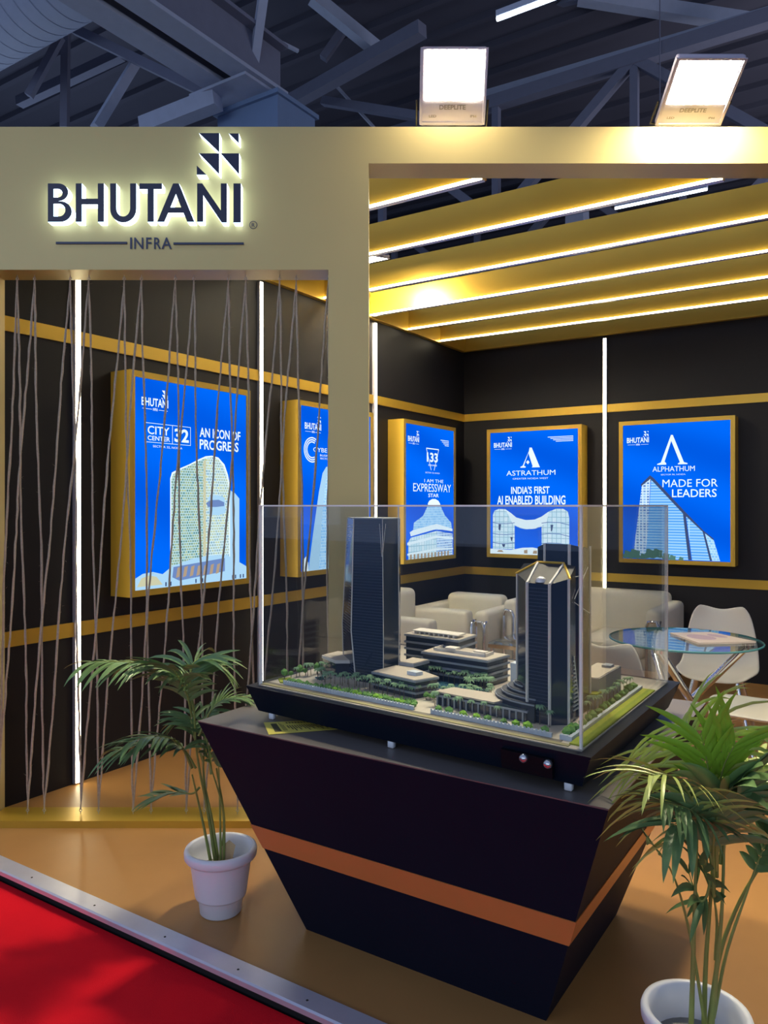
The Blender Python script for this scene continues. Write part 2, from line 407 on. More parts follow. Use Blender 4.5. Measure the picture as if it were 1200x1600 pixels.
# ------------------------------------------------------------------ vertical LED strips
def led_strip(x, y, rz, z1, label):
    t = thing('led_strip', label, 'light strip', (x, y, 0), rz, 'upright light strips on the black walls')
    m = MB(); m.box(-.018, .018, -.012, .012, .005, z1); obj('profile', m, ALU, t)
    m = MB(); m.box(-.0125, .0125, -.016, -.012, .01, z1-.005); obj('diffuser', m, LEDV, t)
led_strip(XL+.012, 2.585, R(90), 3.06, 'upright white light strip on the left wall before the widest poster casing')
led_strip(XL+.012, 4.04, R(90), 3.06, 'upright white light strip on the left wall between the first and second poster')
led_strip(XL+.012, 5.475, R(90), 3.06, 'upright white light strip on the left wall just right of the gold post')
led_strip(-2.195, YB-.012, 0, 3.06, 'upright white light strip on the back wall between the last two posters')

# ------------------------------------------------------------------ backlit posters
PW, PH, PD, FR = .965, 1.265, .165, .036
pv = bpy.data.materials.new('poster_blue'); pv.use_nodes = True
nt = pv.node_tree; nt.nodes.clear()
e = nt.nodes.new('ShaderNodeEmission'); o_ = nt.nodes.new('ShaderNodeOutputMaterial'); tcn = nt.nodes.new('ShaderNodeTexCoord')
mp = nt.nodes.new('ShaderNodeMapping'); mp.inputs['Rotation'].default_value = (0, R(70), 0); mp.inputs['Scale'].default_value = (1, 1, 1)
wv = nt.nodes.new('ShaderNodeTexWave'); wv.bands_direction = 'X'; wv.inputs['Scale'].default_value = .55; wv.inputs['Distortion'].default_value = 3
rp = nt.nodes.new('ShaderNodeValToRGB')
rp.color_ramp.elements[0].color = (.0, .095, .72, 1); rp.color_ramp.elements[1].color = (.0, .135, .90, 1)
for a, c in ((tcn.outputs['Object'], mp.inputs[0]), (mp.outputs[0], wv.inputs['Vector']), (wv.outputs[1], rp.inputs[0]), (rp.outputs[0], e.inputs[0]), (e.outputs[0], o_.inputs[0])):
    nt.links.new(a, c)
e.inputs[1].default_value = 1.0
PWHITE = emat('print_white', (.78, .93, 1), 1.0)
PPALE = emat('print_pale_blue', (.42, .70, .95), .9)
PGREY = emat('print_grey_blue', (.16, .26, .55), .9)
PDARK = emat('print_dark_slate', (.05, .08, .20), .9)
PGREEN = emat('print_tree_green', (.10, .24, .20), .8)
PCREAM = emat('print_cream', (.62, .62, .42), .9)
PTAN = emat('print_tan', (.45, .34, .24), .9)
PLAT = print_mat('print_lattice', (.10, .26, .26), (.42, .50, .26), (.50, .74, .84), .018, .016, .14)
PLAT2 = print_mat('print_lattice_light', (.24, .42, .55), (.55, .62, .36), (.66, .88, 1), .020, .017, .12)
PCURT = print_mat('print_curtain_wall', (.20, .50, .90), (.38, .68, .98), (.62, .86, 1), .026, .022, .08)
PWALL = print_mat('print_white_wall', (.55, .80, .92), (.72, .88, .96), (.30, .52, .66), .045, .05, .07, 1, 0)
PROWS = print_mat('print_floor_rows', (.10, .36, .85), (.16, .46, .92), (.45, .74, 1), .6, .024, .15, 1, 0)
PBALC = print_mat('print_balconies', (.08, .20, .55), (.30, .55, .90), (.66, .84, 1), .03, .024, .2, 1, 0)

def poster(name, label, loc, rz):
    t = thing(name, label, 'poster', loc, rz, None)
    m = MB(); m.box(0, PW, -PD+.012, -.001, 0, PH); obj('casing', m, GOLDB, t)
    fr = MB()
    for (a, b_, c, d) in ((0, PW, 0, FR), (0, PW, PH-FR, PH), (0, FR, FR, PH-FR), (PW-FR, PW, FR, PH-FR)): fr.box(a, b_, -PD, -PD+.012, c, d)
    obj('frame', fr, GOLDB, t)
    m = MB(); m.box(FR, PW-FR, -PD+.006, -PD+.011, FR, PH-FR); obj('light_panel', m, pv, t)
    return t
def UV(u, v): return (FR + u*(PW-2*FR), FR + (1-v)*(PH-2*FR))
class Art:
    """flat print on a poster: layers of outlines, each a fraction of a millimetre above the last"""
    def __init__(s, t): s.t = t; s.y = -PD+.0055; s.txt = MB()
    def poly(s, pts, m, name='print'):
        s.y -= .0004; b = MB(); q = [UV(*p) for p in pts]
        b.add([(x, s.y, z) for x, z in q], [list(range(len(q)))]); obj(name, b, m, s.t)
    def polys(s, lst, m, name='print'):
        s.y -= .0004; b = MB()
        for pts in lst:
            q = [UV(*p) for p in pts]; b.add([(x, s.y, z) for x, z in q], [list(range(len(q)))])
        obj(name, b, m, s.t, kind='stuff')
    def text(s, st, u0, u1, v0, v1, bold=.015):
        x0, z1 = UV(u0, v0); x1, z0 = UV(u1, v1); flat_text(s.txt, st, x0, x1, z0, z1, -PD+.001, bold)
    def shape(s, pts):
        q = [UV(*p) for p in pts]; s.txt.add([(x, -PD+.001, z) for x, z in q], [list(range(len(q)))])
    def rect(s, u0, u1, v0, v1): s.shape([(u0, v0), (u1, v0), (u1, v1), (u0, v1)])
    def logo(s, u0, v0, k=1.0):
        w_ = .215*k; h_ = .105*k
        s.text('BHUTANI', u0, u0+w_, v0+h_*.42, v0+h_*.80, .02)
        def tri(*p): s.shape([(u0+w_*a, v0+h_*c) for a, c in p])
        tri((.76, .0), (.87, .0), (.87, .2)); tri((.92, 0), (.98, 0), (.98, .1)); tri((.76, .2), (.87, .2), (.87, .4)); tri((.88, .2), (.98, .2), (.98, .4)); tri((.745, .32), (.80, .4), (.745, .4))
        s.rect(u0+.03*w_, u0+.38*w_, v0+h_*.92, v0+h_*.94); s.rect(u0+.64*w_, u0+.98*w_, v0+h_*.92, v0+h_*.94)
        s.text('INFRA', u0+.42*w_, u0+.60*w_, v0+h_*.86, v0+h_*.99, .02)
    def done(s): obj('lettering', s.txt, PWHITE, s.t, kind='stuff')

# first poster: patterned tower
t = poster('poster_lightbox', 'blue lit poster of a patterned round-topped tower, behind the jute strings', (XL+.001, 2.81, .99), R(90)); a = Art(t)
a.logo(.05, .045)
a.rect(.077, .459, .208, .2105); a.rect(.077, .459, .299, .3015); a.rect(.077, .0805, .208, .3015); a.rect(.4555, .459, .208, .3015); a.rect(.299, .3025, .208, .3015)
a.text('CITY', .098, .275, .222, .262, .01); a.text('CENTER', .098, .28, .269, .291, .012); a.text('32', .318, .442, .222, .289, .03)
a.text('SECTOR 32, NOIDA', .14, .385, .313, .325, 0)
a.text('AN ICON OF', .54, .936, .203, .252, .02); a.text('PROGRESS', .54, .916, .263, .314, .02)
a.poly([(.80, .50), (.86, .53), (.86, .52), (.93, .565), (.93, .94), (.80, .94)], PPALE)
a.poly([(.285, .92), (.285, .47), (.30, .44), (.36, .42), (.45, .395), (.54, .365), (.60, .348), (.66, .343), (.72, .35), (.78, .385), (.815, .44), (.835, .50), (.835, .92)], PWHITE)
a.poly([(.295, .92), (.295, .475), (.31, .448), (.36, .428), (.45, .402), (.545, .372), (.60, .358), (.60, .92)], PLAT)
a.poly([(.60, .92), (.60, .358), (.66, .35), (.715, .358), (.765, .392), (.80, .445), (.82, .505), (.825, .92)], PLAT2)
a.poly([(.575, .92), (.575, .375), (.60, .366), (.60, .92)], PCREAM)
a.poly([(.62, .56), (.655, .55), (.72, .548), (.78, .56), (.79, .64), (.72, .655), (.63, .65)], PPALE)
a.poly([(.60, .59), (.64, .575), (.72, .572), (.775, .585), (.775, .605), (.70, .61), (.62, .61)], PGREY)
a.poly([(.0, .945), (.06, .925), (.14, .92), (.22, .935), (.30, .90), (.45, .875), (.62, .86), (.80, .865), (.90, .90), (1, .935), (1, 1), (0, 1)], PPALE)
a.poly([(.015, .985), (.05, .945), (.11, .935), (.17, .945), (.22, .985)], PCREAM)
a.poly([(.30, .955), (.31, .905), (.78, .88), (.78, .95), (.36, .975)], PGREY)
a.polys([[(.33+k*.06, .96), (.345+k*.06, .91), (.375+k*.06, .905), (.36+k*.06, .955)] for k in range(7)], PTAN)
a.polys([[(u, .975), (u+.012, .975), (u+.012, .995), (u, .995)] for u in (.24, .28, .5, .56, .85, .88, .93, .96)], PDARK)
a.done()
# second poster: leaning glass tower
t = poster('poster_lightbox', 'blue lit poster of a tapering glass tower, half hidden behind the gold post', (XL+.001, 4.262, .99), R(90)); a = Art(t)
a.logo(.05, .055)
for k in range(3):
    r0 = .062+.018*k; r1 = r0+.010
    a.shape([(.145+r*cos(R(q))*1.0, .262-r*sin(R(q))*.72) for r, seq in ((r0, range(60, 301, 12)), (r1, range(300, 59, -12))) for q in seq])
a.text('CYBERTHUM', .16, .62, .245, .272, .03); a.text('BUSINESS CENTRE', .25, .62, .285, .297, 0); a.text('SECTOR 140A, NOIDA', .25, .62, .305, .317, 0)
a.poly([(.10, 1), (.17, .75), (.24, .52), (.29, .40), (.34, .36), (.44, .35), (.50, .38), (.56, .55), (.62, .80), (.66, 1)], PPALE)
a.poly([(.24, 1), (.28, .70), (.32, .50), (.36, .375), (.44, .365), (.485, .39), (.54, .56), (.60, .80), (.64, 1)], PCURT)
a.polys([[(.02, 1), (.02, .94), (.07, .91), (.10, .95), (.10, 1)], [(.67, 1), (.68, .94), (.8, .93), (.96, .95), (.96, 1)]], PWHITE)
a.rect(.80, .93, .07, .076); a.rect(.84, .93, .085, .091)
a.done()
# third poster: domed corner building
t = poster('poster_lightbox', 'blue lit poster of a domed corner building, nearest the room corner on the left wall', (XL+.001, 5.70, .99), R(90)); a = Art(t)
a.logo(.04, .045)
for k in range(4): a.rect(.70+.03*k, .88, .085+.013*k, .090+.013*k)
for p, q in (((.40, .165), (.66, .165)), ((.40, .165), (.50, .33)), ((.66, .165), (.56, .33))):
    dx, dy = q[0]-p[0], q[1]-p[1]; L = (dx*dx+dy*dy)**.5; nx, ny = -dy/L*.004, dx/L*.004
    a.shape([(p[0]-nx, p[1]-ny), (q[0]-nx, q[1]-ny), (q[0]+nx, q[1]+ny), (p[0]+nx, p[1]+ny)])
a.text('133', .41, .64, .195, .268, .03); a.text('SQUARE', .44, .62, .285, .30, .01); a.text('SECTOR 133, NOIDA', .38, .68, .345, .357, 0)
a.text('I AM THE', .36, .76, .40, .425, .01); a.text('EXPRESSWAY', .14, .93, .435, .497, .04); a.text('STAR', .44, .66, .51, .538, .012)
a.poly([(.44, .585), (.47, .565), (.53, .552), (.60, .552), (.66, .565), (.70, .59), (.70, .61), (.44, .61)], PWHITE)
a.poly([(.44, .60), (.70, .60), (.80, .68), (.94, .74), (.96, .80), (.60, .79), (.14, .80), (.16, .73), (.34, .68)], PCURT)
a.poly([(.08, .80), (.14, .785), (.62, .745), (.97, .79), (.97, .81), (.62, .785), (.10, .83)], PWHITE)
a.poly([(.05, 1), (.05, .87), (.10, .84), (.62, .80), (.62, 1)], PWALL)
a.poly([(.62, 1), (.62, .80), (.97, .83), (.97, 1)], PBALC)
a.poly([(.03, .875), (.62, .835), (.98, .86), (.98, .875), (.62, .855), (.03, .895)], PWHITE)
a.poly([(.03, .955), (.62, .935), (.98, .945), (.98, .955), (.62, .95), (.03, .97)], PWHITE)
a.polys([[(.08+.07*k, 1), (.08+.07*k, .965), (.115+.07*k, .963), (.115+.07*k, 1)] for k in range(12)], PTAN)
a.done()
# fourth poster: twin round towers
t = poster('poster_lightbox', 'blue lit poster of twin round towers joined by a curved bridge', (-3.33, YB-.001, .99), 0); a = Art(t)
a.logo(.045, .04)
for k in range(4): a.rect(.67+.03*k, .95, .055+.012*k, .060+.012*k)
a.shape([(.465, .135), (.49, .135), (.575, .283), (.583, .295), (.49, .295), (.50, .285), (.452, .18)])
a.shape([(.462, .155), (.40, .28), (.42, .286), (.42, .295), (.36, .295), (.36, .287), (.385, .28)])
a.shape([(.445, .235), (.465, .252), (.445, .269), (.425, .252)])
a.text('ASTRATHUM', .195, .755, .318, .358, .008); a.text('GREATER NOIDA WEST', .27, .675, .377, .390, 0)
a.text("INDIA'S FIRST", .25, .69, .447, .508, .02); a.text('AI ENABLED BUILDING', .085, .865, .522, .595, .02)
a.poly([(.03, .96), (.03, .68), (.05, .645), (.10, .63), (.18, .632), (.24, .66), (.31, .70), (.42, .72), (.52, .715), (.60, .69), (.68, .65), (.76, .628), (.84, .628), (.89, .65), (.905, .70), (.905, .96),
        (.60, .96), (.60, .77), (.52, .79), (.42, .795), (.35, .785), (.29, .765), (.29, .96)][:16] + [(.60, .955), (.60, .955)][:0] + [(.60, .96), (.60, .77), (.52, .79), (.42, .795), (.35, .785), (.29, .765), (.29, .96)], PWALL)
a.poly([(.18, .632), (.24, .66), (.31, .70), (.42, .72), (.52, .715), (.60, .69), (.68, .65), (.66, .73), (.60, .765), (.52, .785), (.42, .79), (.35, .78), (.27, .755)], PWHITE)
a.polys([[(.03, v), (.10, v+.008), (.20, v+.008), (.29, v), (.29, v+.006), (.20, v+.014), (.10, v+.014), (.03, v+.006)] for v in (.74, .83, .905)] +
        [[(.60, v), (.68, v-.008), (.80, v-.006), (.905, v+.012), (.905, v+.018), (.80, v), (.68, v-.002), (.60, v+.006)] for v in (.74, .83, .905)], PGREY)
a.polys([[(.10, .755), (.13, .757), (.12, .81), (.10, .80)], [(.70, .755), (.73, .755), (.72, .80), (.705, .81)], [(.24, .86), (.27, .86), (.26, .895), (.25, .89)], [(.14, .92), (.18, .92), (.17, .945), (.15, .94)], [(.78, .92), (.82, .92), (.81, .945), (.79, .94)]], PDARK)
a.poly([(0, .96), (.25, .965), (.38, .945), (.50, .94), (.62, .955), (.9, .96), (.96, .965), (1, 1), (0, 1)], PWHITE)
a.polys([[(.08, .985), (.10, .97), (.14, .97), (.16, .985)], [(.40, .99), (.40, .965), (.44, .96), (.44, .99)], [(.5, .99), (.51, .965), (.55, .965), (.55, .99)]], PTAN)
a.done()
# fifth poster: long slab block
t = poster('poster_lightbox', 'blue lit poster of a long slab tower seen from its corner', (-2.022, YB-.001, .99), 0); a = Art(t)
a.logo(.04, .05)
a.shape([(.465, .087), (.482, .087), (.585, .288), (.618, .296), (.618, .303), (.53, .303), (.53, .296), (.548, .288), (.468, .13), (.405, .28), (.42, .292), (.42, .303), (.335, .303), (.335, .296), (.37, .286)])
a.text('ALPHATHUM', .29, .685, .316, .353, .01); a.text('SECTOR 90, NOIDA', .37, .60, .371, .382, 0)
a.text('MADE FOR', .385, .89, .412, .468, .008); a.text('LEADERS', .475, .88, .484, .542, .008)
a.poly([(.265, .378), (.30, .40), (.58, .635), (.76, .78), (.855, .84), (.84, .85), (.57, .665), (.28, .42), (.18, .46), (.175, .445)], PDARK)
a.poly([(.185, .455), (.268, .405), (.235, .985), (.10, .985)], PBALC)
a.poly([(.275, .41), (.575, .66), (.625, .995), (.215, .995), (.245, .80)], PROWS)
a.poly([(.575, .66), (.60, .675), (.655, .995), (.625, .995)], PDARK)
a.poly([(.605, .68), (.755, .79), (.82, .995), (.66, .995)], PROWS)
a.poly([(.755, .79), (.775, .80), (.84, .995), (.82, .995)], PDARK)
a.poly([(.775, .80), (.855, .85), (.91, .995), (.84, .995)], PCURT)
cl = []
for (cu_, cv_, r_) in ((.05, .97, .05), (.12, .965, .06), (.20, .98, .035), (.27, .96, .06), (.34, .955, .055), (.42, .975, .04), (.48, .985, .035), (.56, .99, .025)):
    cl.append([(cu_+r_*cos(2*pi*k/11)*(1+.25*((k*7) % 3-1)), min(1, cv_+r_*.65*sin(2*pi*k/11)*(1+.25*((k*5) % 3-1)))) for k in range(11)])
a.polys(cl, PGREEN)
a.done()

# ------------------------------------------------------------------ plinth with its stripe
def taper(z):                                                  # outline of the flared plinth at height z
    k = z/.755; return (-1.72-.275*k, -.83+.26*k, 2.14-.255*k, 2.84+.26*k)
def ring4(z, g=0):
    x0, x1, y0, y1 = taper(z); return [(x0-g, y0-g, z), (x1+g, y0-g, z), (x1+g, y1+g, z), (x0-g, y1+g, z)]
pl = thing('display_plinth', 'black flared plinth with a copper stripe, carrying the architectural model', 'plinth', (-1.275, 2.49, 0))
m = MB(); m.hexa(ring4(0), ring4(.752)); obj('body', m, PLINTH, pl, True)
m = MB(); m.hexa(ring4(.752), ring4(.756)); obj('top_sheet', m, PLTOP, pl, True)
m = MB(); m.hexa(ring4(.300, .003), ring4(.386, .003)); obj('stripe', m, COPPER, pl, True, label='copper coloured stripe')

# ------------------------------------------------------------------ architectural model under an acrylic case
FL, FRc, BRc = Vector((-1.85, 2.035)), Vector((-.655, 1.937)), Vector((-.653, 2.865))
EX, EY = (FRc-FL)/1.2, (BRc-FRc)/.93
GZ = .872                                                       # ground of the model
def M(a, b_, z):
    p = FL + EX*a + EY*b_; return (p.x, p.y, z)
md = thing('architectural_model', 'scale model of two dark office towers with low blocks and trees on a black base', 'model', (-1.25, 2.45, .7565))
def part(name, m, mats, **kw): return obj(name, m, mats, md, True, **kw)
MBLK = mat('model_base_black', (.005, .009, .019), .5, spec=.12, noise=.05)
MGR = mat('model_paving', (.46, .42, .36), .75, noise=.15, nscale=30)
MROAD = mat('model_road', (.15, .14, .12), .8, noise=.1, nscale=40)
MVERGE = mat('model_verge', (.30, .27, .13), .8, noise=.15, nscale=40)
MLAWN = mat('model_lawn', (.30, .36, .03), .9, noise=.25, nscale=45, bump=.4, bscale=500)
MKERB = mat('model_pale_kerb', (.50, .58, .66), .5)
MWHT = mat('model_white', (.62, .60, .56), .5)
MROOF = mat('model_roof', (.42, .375, .32), .6)
MGREY = mat('model_grey_wall', (.24, .27, .32), .5)
MGLS = mat('model_dark_glass', (.014, .030, .060), .14, spec=.6, coat=.3)
MWATER = mat('model_water', (.03, .10, .16), .08)
MGOLD = mat('model_gold_edge', (.75, .46, .06), .3, .4)
MDOME = mat('model_dome', (.7, .7, .7), .25, .5)
TRUNK = mat('model_trunk', (.10, .075, .06), .8)
TREEG = mat('model_tree_green', (.11, .27, .06), .8, noise=.3, nscale=80)
PALMG = mat('model_palm_green', (.17, .30, .17), .8, noise=.3, nscale=80)
BUSHL = mat('model_bush_light', (.17, .38, .03), .85, noise=.3, nscale=80)
WHITEP = mat('white_foot', (.75, .78, .82), .4)
KNOB = mat('steel_knob', (.6, .62, .66), .2, .9)

m = MB()
lo = [(-.012, -.004), (1.21, -.004), (1.21, .942), (-.012, .942)]; hi = [(-.035, -.03), (1.235, -.03), (1.235, .965), (-.035, .965)]
m.hexa([M(a*.985+.008, b_*.985+.007, .778) for a, b_ in lo], [M(a, b_, .868) for a, b_ in hi]); part('base_box', m, MBLK)
m = MB(); m.prism([(0, 0), (1.2, 0), (1.2, .93), (0, .93)], .868, GZ-.001, T=M); part('ground_board', m, MGR)
m = MB(); m.prism([(.004, .026), (1.13, .026), (1.13, .050), (.004, .050)], GZ-.001, GZ, T=M); part('road', m, MROAD)
m = MB(); m.prism([(.004, .008), (1.16, .008), (1.16, .026), (.004, .026)], GZ-.001, GZ+.0015, T=M); part('verge', m, MVERGE)
m = MB(); m.prism([(1.155, .03), (1.196, .03), (1.196, .76), (1.155, .76)], GZ-.001, GZ+.003, T=M); part('lawn', m, MLAWN, label='bright green lawn strip')
m = MB(); m.prism([(.004, .10), (.05, .06), (.10, .085), (.03, .14)], GZ-.001, GZ+.003, T=M); part('lawn', m, MLAWN, label='bright green lawn corner')
m = MB(); m.prism([(.47, .36), (.60, .33), (.70, .30), (.73, .40), (.62, .46), (.47, .46)], GZ-.001, GZ+.001, T=M); part('pool', m, MWATER)
m = MB(); m.prism([(.10, .20), (.14, .18), (.16, .23), (.12, .25)], GZ-.001, GZ+.001, T=M); part('pool', m, MWATER)
for (a0, a1) in ((.075, .635), (.70, 1.095)):
    m = MB(); m.prism([(a0, .052), (a1, .052), (a1, .060), (a0, .060)], GZ-.001, GZ+.012, T=M); nn = int((a1-a0)/.012)
    for k in range(nn): m.prism([(a0+k*.012, .0505), (a0+k*.012+.006, .0505), (a0+k*.012+.006, .0515), (a0+k*.012, .0515)], GZ, GZ+.017, T=M)
    part('planter_wall', m, MKERB, kind='stuff')
m = MB(); m.prism([(1.142, .055), (1.153, .055), (1.153, .76), (1.142, .76)], GZ-.001, GZ+.011, T=M); m.prism([(1.118, .055), (1.142, .055), (1.142, .066), (1.118, .066)], GZ-.001, GZ+.013, T=M); part('planter_wall', m, MKERB)
for a, b_ in ((.05, .006), (.58, .006), (1.17, .006), (.05, .9), (1.17, .9)):
    m = MB(); p = M(a*.985+.008, b_+.006, .757); m.rbox(p[0]-.011, p[0]+.011, p[1]-.009, p[1]+.009, .757, .779, .003, 1); part('foot', m, WHITEP, label='white foot')
m = MB(); m.hexa([M(.98, -.027, .79), M(1.13, -.027, .79), M(1.13, -.015, .79), M(.98, -.015, .79)], [M(.98, -.034, .842), M(1.13, -.034, .842), M(1.13, -.02, .842), M(.98, -.02, .842)]); part('switch_plate', m, mat('switch_black', (.004, .005, .008), .5, spec=.1))
for px, py in ((822, 1182), (861, 1190)):
    r_ = ray(px, py); k = 1.93/r_.y; q = Vector((0, 0, EYE)) + r_*k
    m = MB(); m.lathe([(0, 0), (.010, 0), (.012, .004), (.012, .012), (.008, .018), (0, .019)], 14)
    rot = Matrix.Rotation(R(90), 4, 'X'); yy = (FL + EX*((q.x-FL.x)/EX.x)).y - .028
    m.v = [tuple(rot @ Vector(p) + Vector((q.x, yy, q.z))) for p in m.v]; part('knob', m, KNOB)

def floors(name, pts, z0, z1, n, gap=.35, over=.004, roof=None):
    """low block: dark glass core with pale floor slabs"""
    m = MB(); cx = sum(p[0] for p in pts)/len(pts); cy = sum(p[1] for p in pts)/len(pts)
    def off(g): return [(cx+(p[0]-cx)*(1+g/max(.02, abs(p[0]-cx))), cy+(p[1]-cy)*(1+g/max(.02, abs(p[1]-cy)))) for p in pts]
    m.prism(pts, z0, z1, 0, M); h = (z1-z0)/n
    for k in range(n): m.prism(off(over), z0+h*(k+1)-h*gap, z0+h*(k+1), 1, M)
    if roof: m.prism(off(over-.004), z1, z1+.002, 2, M)
    return m
# --- left tower
ZA = 1.452
T1b = [(.114, .36), (.257, .25), (.375, .26), (.375, .36), (.33, .44), (.16, .44)]
T1m = [(.108, .36), (.236, .25), (.377, .258), (.378, .36), (.33, .445), (.155, .445)]
T1t = [(.133, .36), (.242, .258), (.368, .265), (.373, .36), (.33, .44), (.17, .44)]
m = MB()
zs = [GZ, 1.05, ZA]; L = [T1b, T1m, T1t]
for i in range(2):
    n = 6
    m.add([M(*p, zs[i]) for p in L[i]] + [M(*p, zs[i+1]) for p in L[i+1]], [(j, (j+1) % n, n+(j+1) % n, n+j) for j in range(n)])
m.add([M(*p, ZA) for p in T1t], [list(range(6))]); tw1 = part('tower', m, MGLS, label='taller dark glass tower at the left')
def lerp2(p, q, f): return (p[0]+(q[0]-p[0])*f, p[1]+(q[1]-p[1])*f)
def ring1(z):
    if z < 1.05: f = (z-GZ)/(1.05-GZ); return [lerp2(a, b_, f) for a, b_ in zip(T1b, T1m)]
    f = (z-1.05)/(ZA-1.05); return [lerp2(a, b_, f) for a, b_ in zip(T1m, T1t)]
MLINE = mat('model_floor_line', (.045, .065, .10), .3)
m = MB(); z = GZ+.02                                             # floor lines of the front and left faces
while z < ZA-.02:
    q0, q1 = ring1(z), ring1(z+.0022)
    for (i, j) in ((1, 2), (0, 1)):
        A = [M(q0[i][0], q0[i][1]-.0008, z), M(q0[j][0], q0[j][1]-.0008, z), M(q1[j][0], q1[j][1]-.0008, z+.0022), M(q1[i][0], q1[i][1]-.0008, z+.0022)]
        m.add(A, [(0, 1, 2, 3)])
    z += .0105
part('floor_lines', m, MLINE, kind='stuff')
for (k, r_) in ((1, .0028), (0, .0018), (2, .0014), (3, .0018)):
    m = MB(); m.tube([M(ring1(z)[k][0], ring1(z)[k][1]-.0005, z) for z in (GZ, .96, 1.05, 1.25, ZA)], r_, 5, smooth=False); part('mullion', m, MWHT, label='pale corner line')
m = MB(); e0 = ring1(1.30); e1 = ring1(ZA-.015)
m.tube([M(*lerp2(e1[1], e1[2], .90), ZA-.016), M(*lerp2(e0[1], e0[2], .97), 1.32)], .0012, 4); m.tube([M(e1[2][0]+.004, e1[2][1]+.014, ZA-.016), M(*lerp2(e0[1], e0[2], .985), 1.32)], .0012, 4)
part('crown_slit', m, MWHT)
m = MB(); m.prism([(p[0]*.99+.0025, p[1]*.99+.004) for p in T1t], ZA, ZA+.004, T=M); part('roof', m, MGREY)
# low blocks round the left tower
part('entrance_block', floors('x', [(.055, .40), (.05, .31), (.15, .262), (.20, .30), (.16, .40)], GZ, GZ+.058, 1, .18, .004, True), [MGLS, MWHT, MROOF])
part('podium_block', floors('x', [(.375, .20), (.565, .175), (.60, .265), (.455, .33), (.39, .32)], GZ, GZ+.058, 3, .34, .006, True), [MGLS, MGREY, MROOF])
m = MB(); m.prism([(.50, .225), (.54, .22), (.55, .25), (.51, .255)], GZ+.060, GZ+.072, T=M); part('roof_plant_box', m, MKERB)
part('raised_deck', floors('x', [(.40, .33), (.46, .33), (.47, .42), (.40, .42)], GZ, GZ+.072, 2, .3, .003, True), [MGLS, MGREY, MROOF])
part('rear_block', floors('x', [(.425, .455), (.695, .455), (.715, .585), (.425, .62)], GZ, GZ+.092, 4, .30, .006, True), [MGLS, MGREY, MROOF], label='long low office block with dark window bands')
m = MB()
for (a0, a1, b0, b1, h) in ((.45, .67, .49, .495, .012), (.45, .455, .49, .57, .012), (.665, .67, .49, .56, .012), (.50, .545, .49, .53, .018), (.60, .65, .53, .56, .010)): m.prism([(a0, b0), (a1, b0), (a1, b1), (a0, b1)], GZ+.093, GZ+.093+h, T=M)
part('roof_frames', m, MWHT, kind='stuff')
part('far_block', floors('x', [(.28, .56), (.52, .56), (.52, .70), (.28, .70)], GZ, GZ+.128, 5, .28, .006, True), [MGLS, MGREY, MROOF], label='taller low block farthest back')
m = MB()
for k in range(9): m.prism([(.31+.022*k, .575), (.317+.022*k, .575), (.317+.022*k, .60), (.31+.022*k, .60)], GZ+.13, GZ+.139, T=M)
m.prism([(.30, .575), (.51, .575), (.51, .64), (.30, .64)], GZ+.139, GZ+.143, T=M); part('roof_frames', m, MWHT, kind='stuff')
# middle arcade with its curved stepped terraces
m = MB(); m.prism([(.665, .155), (.86, .145), (.98, .145), (.98, .175), (.86, .235), (.69, .225)], GZ, GZ+.038, 0, M); m.prism([(.658, .150), (.875, .140), (.895, .20), (.86, .24), (.685, .23)], GZ+.038, GZ+.043, 1, M)
part('arcade', m, [MGLS, MROOF])
m = MB()
for k in range(15):
    a = .665+.0215*k; bq = .150 - .004*k/15
    m.prism([(a, bq-.004), (a+.0055, bq-.004), (a+.0055, bq+.004), (a, bq+.004)], GZ, GZ+.030, T=M)
m.prism([(.660, .143), (.985, .139), (.985, .150), (.66, .154)], GZ+.028, GZ+.033, T=M); part('arcade_columns', m, MGREY, kind='stuff')
for k, (r_, h) in enumerate(((.155, .055), (.135, .068), (.115, .080), (.095, .092), (.075, .104))):
    pts = [(.99+r_*cos(R(q))*1.02, .26+r_*.72*sin(R(q))) for q in range(125, 276, 15)] + [(1.0, .26)]
    m = MB(); m.prism(pts, GZ, GZ+h, 0, M); m.prism([(.99+(r_+.003)*cos(R(q))*1.02, .26+(r_+.003)*.72*sin(R(q))) for q in range(125, 276, 15)] + [(1.0, .26)], GZ+h-.006, GZ+h-.002, 1, M)
    part('terrace', m, [mat('model_terrace', (.022, .034, .055), .5), MGREY])
m = MB(); m.prism([(.765, .50), (.90, .50), (.90, .62), (.765, .62)], GZ, GZ+.085, 0, M); m.prism([(.80, .52), (.85, .52), (.85, .56), (.80, .56)], GZ+.085, GZ+.095, 1, M); part('pale_block', m, [MKERB, MROOF])
m = MB(); m.prism([(1.02, .40), (1.103, .44), (1.105, .67), (1.02, .67)], GZ, GZ+.088, 0, M); m.prism([(1.025, .41), (1.10, .445), (1.102, .665), (1.025, .665)], GZ+.088, GZ+.090, 1, M)
m.prism([(1.06, .60), (1.09, .60), (1.09, .64), (1.06, .64)], GZ+.09, GZ+.098, 0, M); m.prism([(1.03, .45), (1.05, .45), (1.05, .48), (1.03, .48)], GZ+.09, GZ+.098, 0, M)
part('parking_block', m, [MGREY, MROOF], label='plain grey block with a flat beige roof')
m = MB(); m.prism([(1.085, .395), (1.108, .40), (1.11, .445), (1.085, .44)], GZ, GZ+.045, 0, M); m.prism([(1.083, .393), (1.11, .398), (1.112, .447), (1.083, .442)], GZ+.045, GZ+.049, 1, M); part('green_roof_block', m, [MGREY, MLAWN])
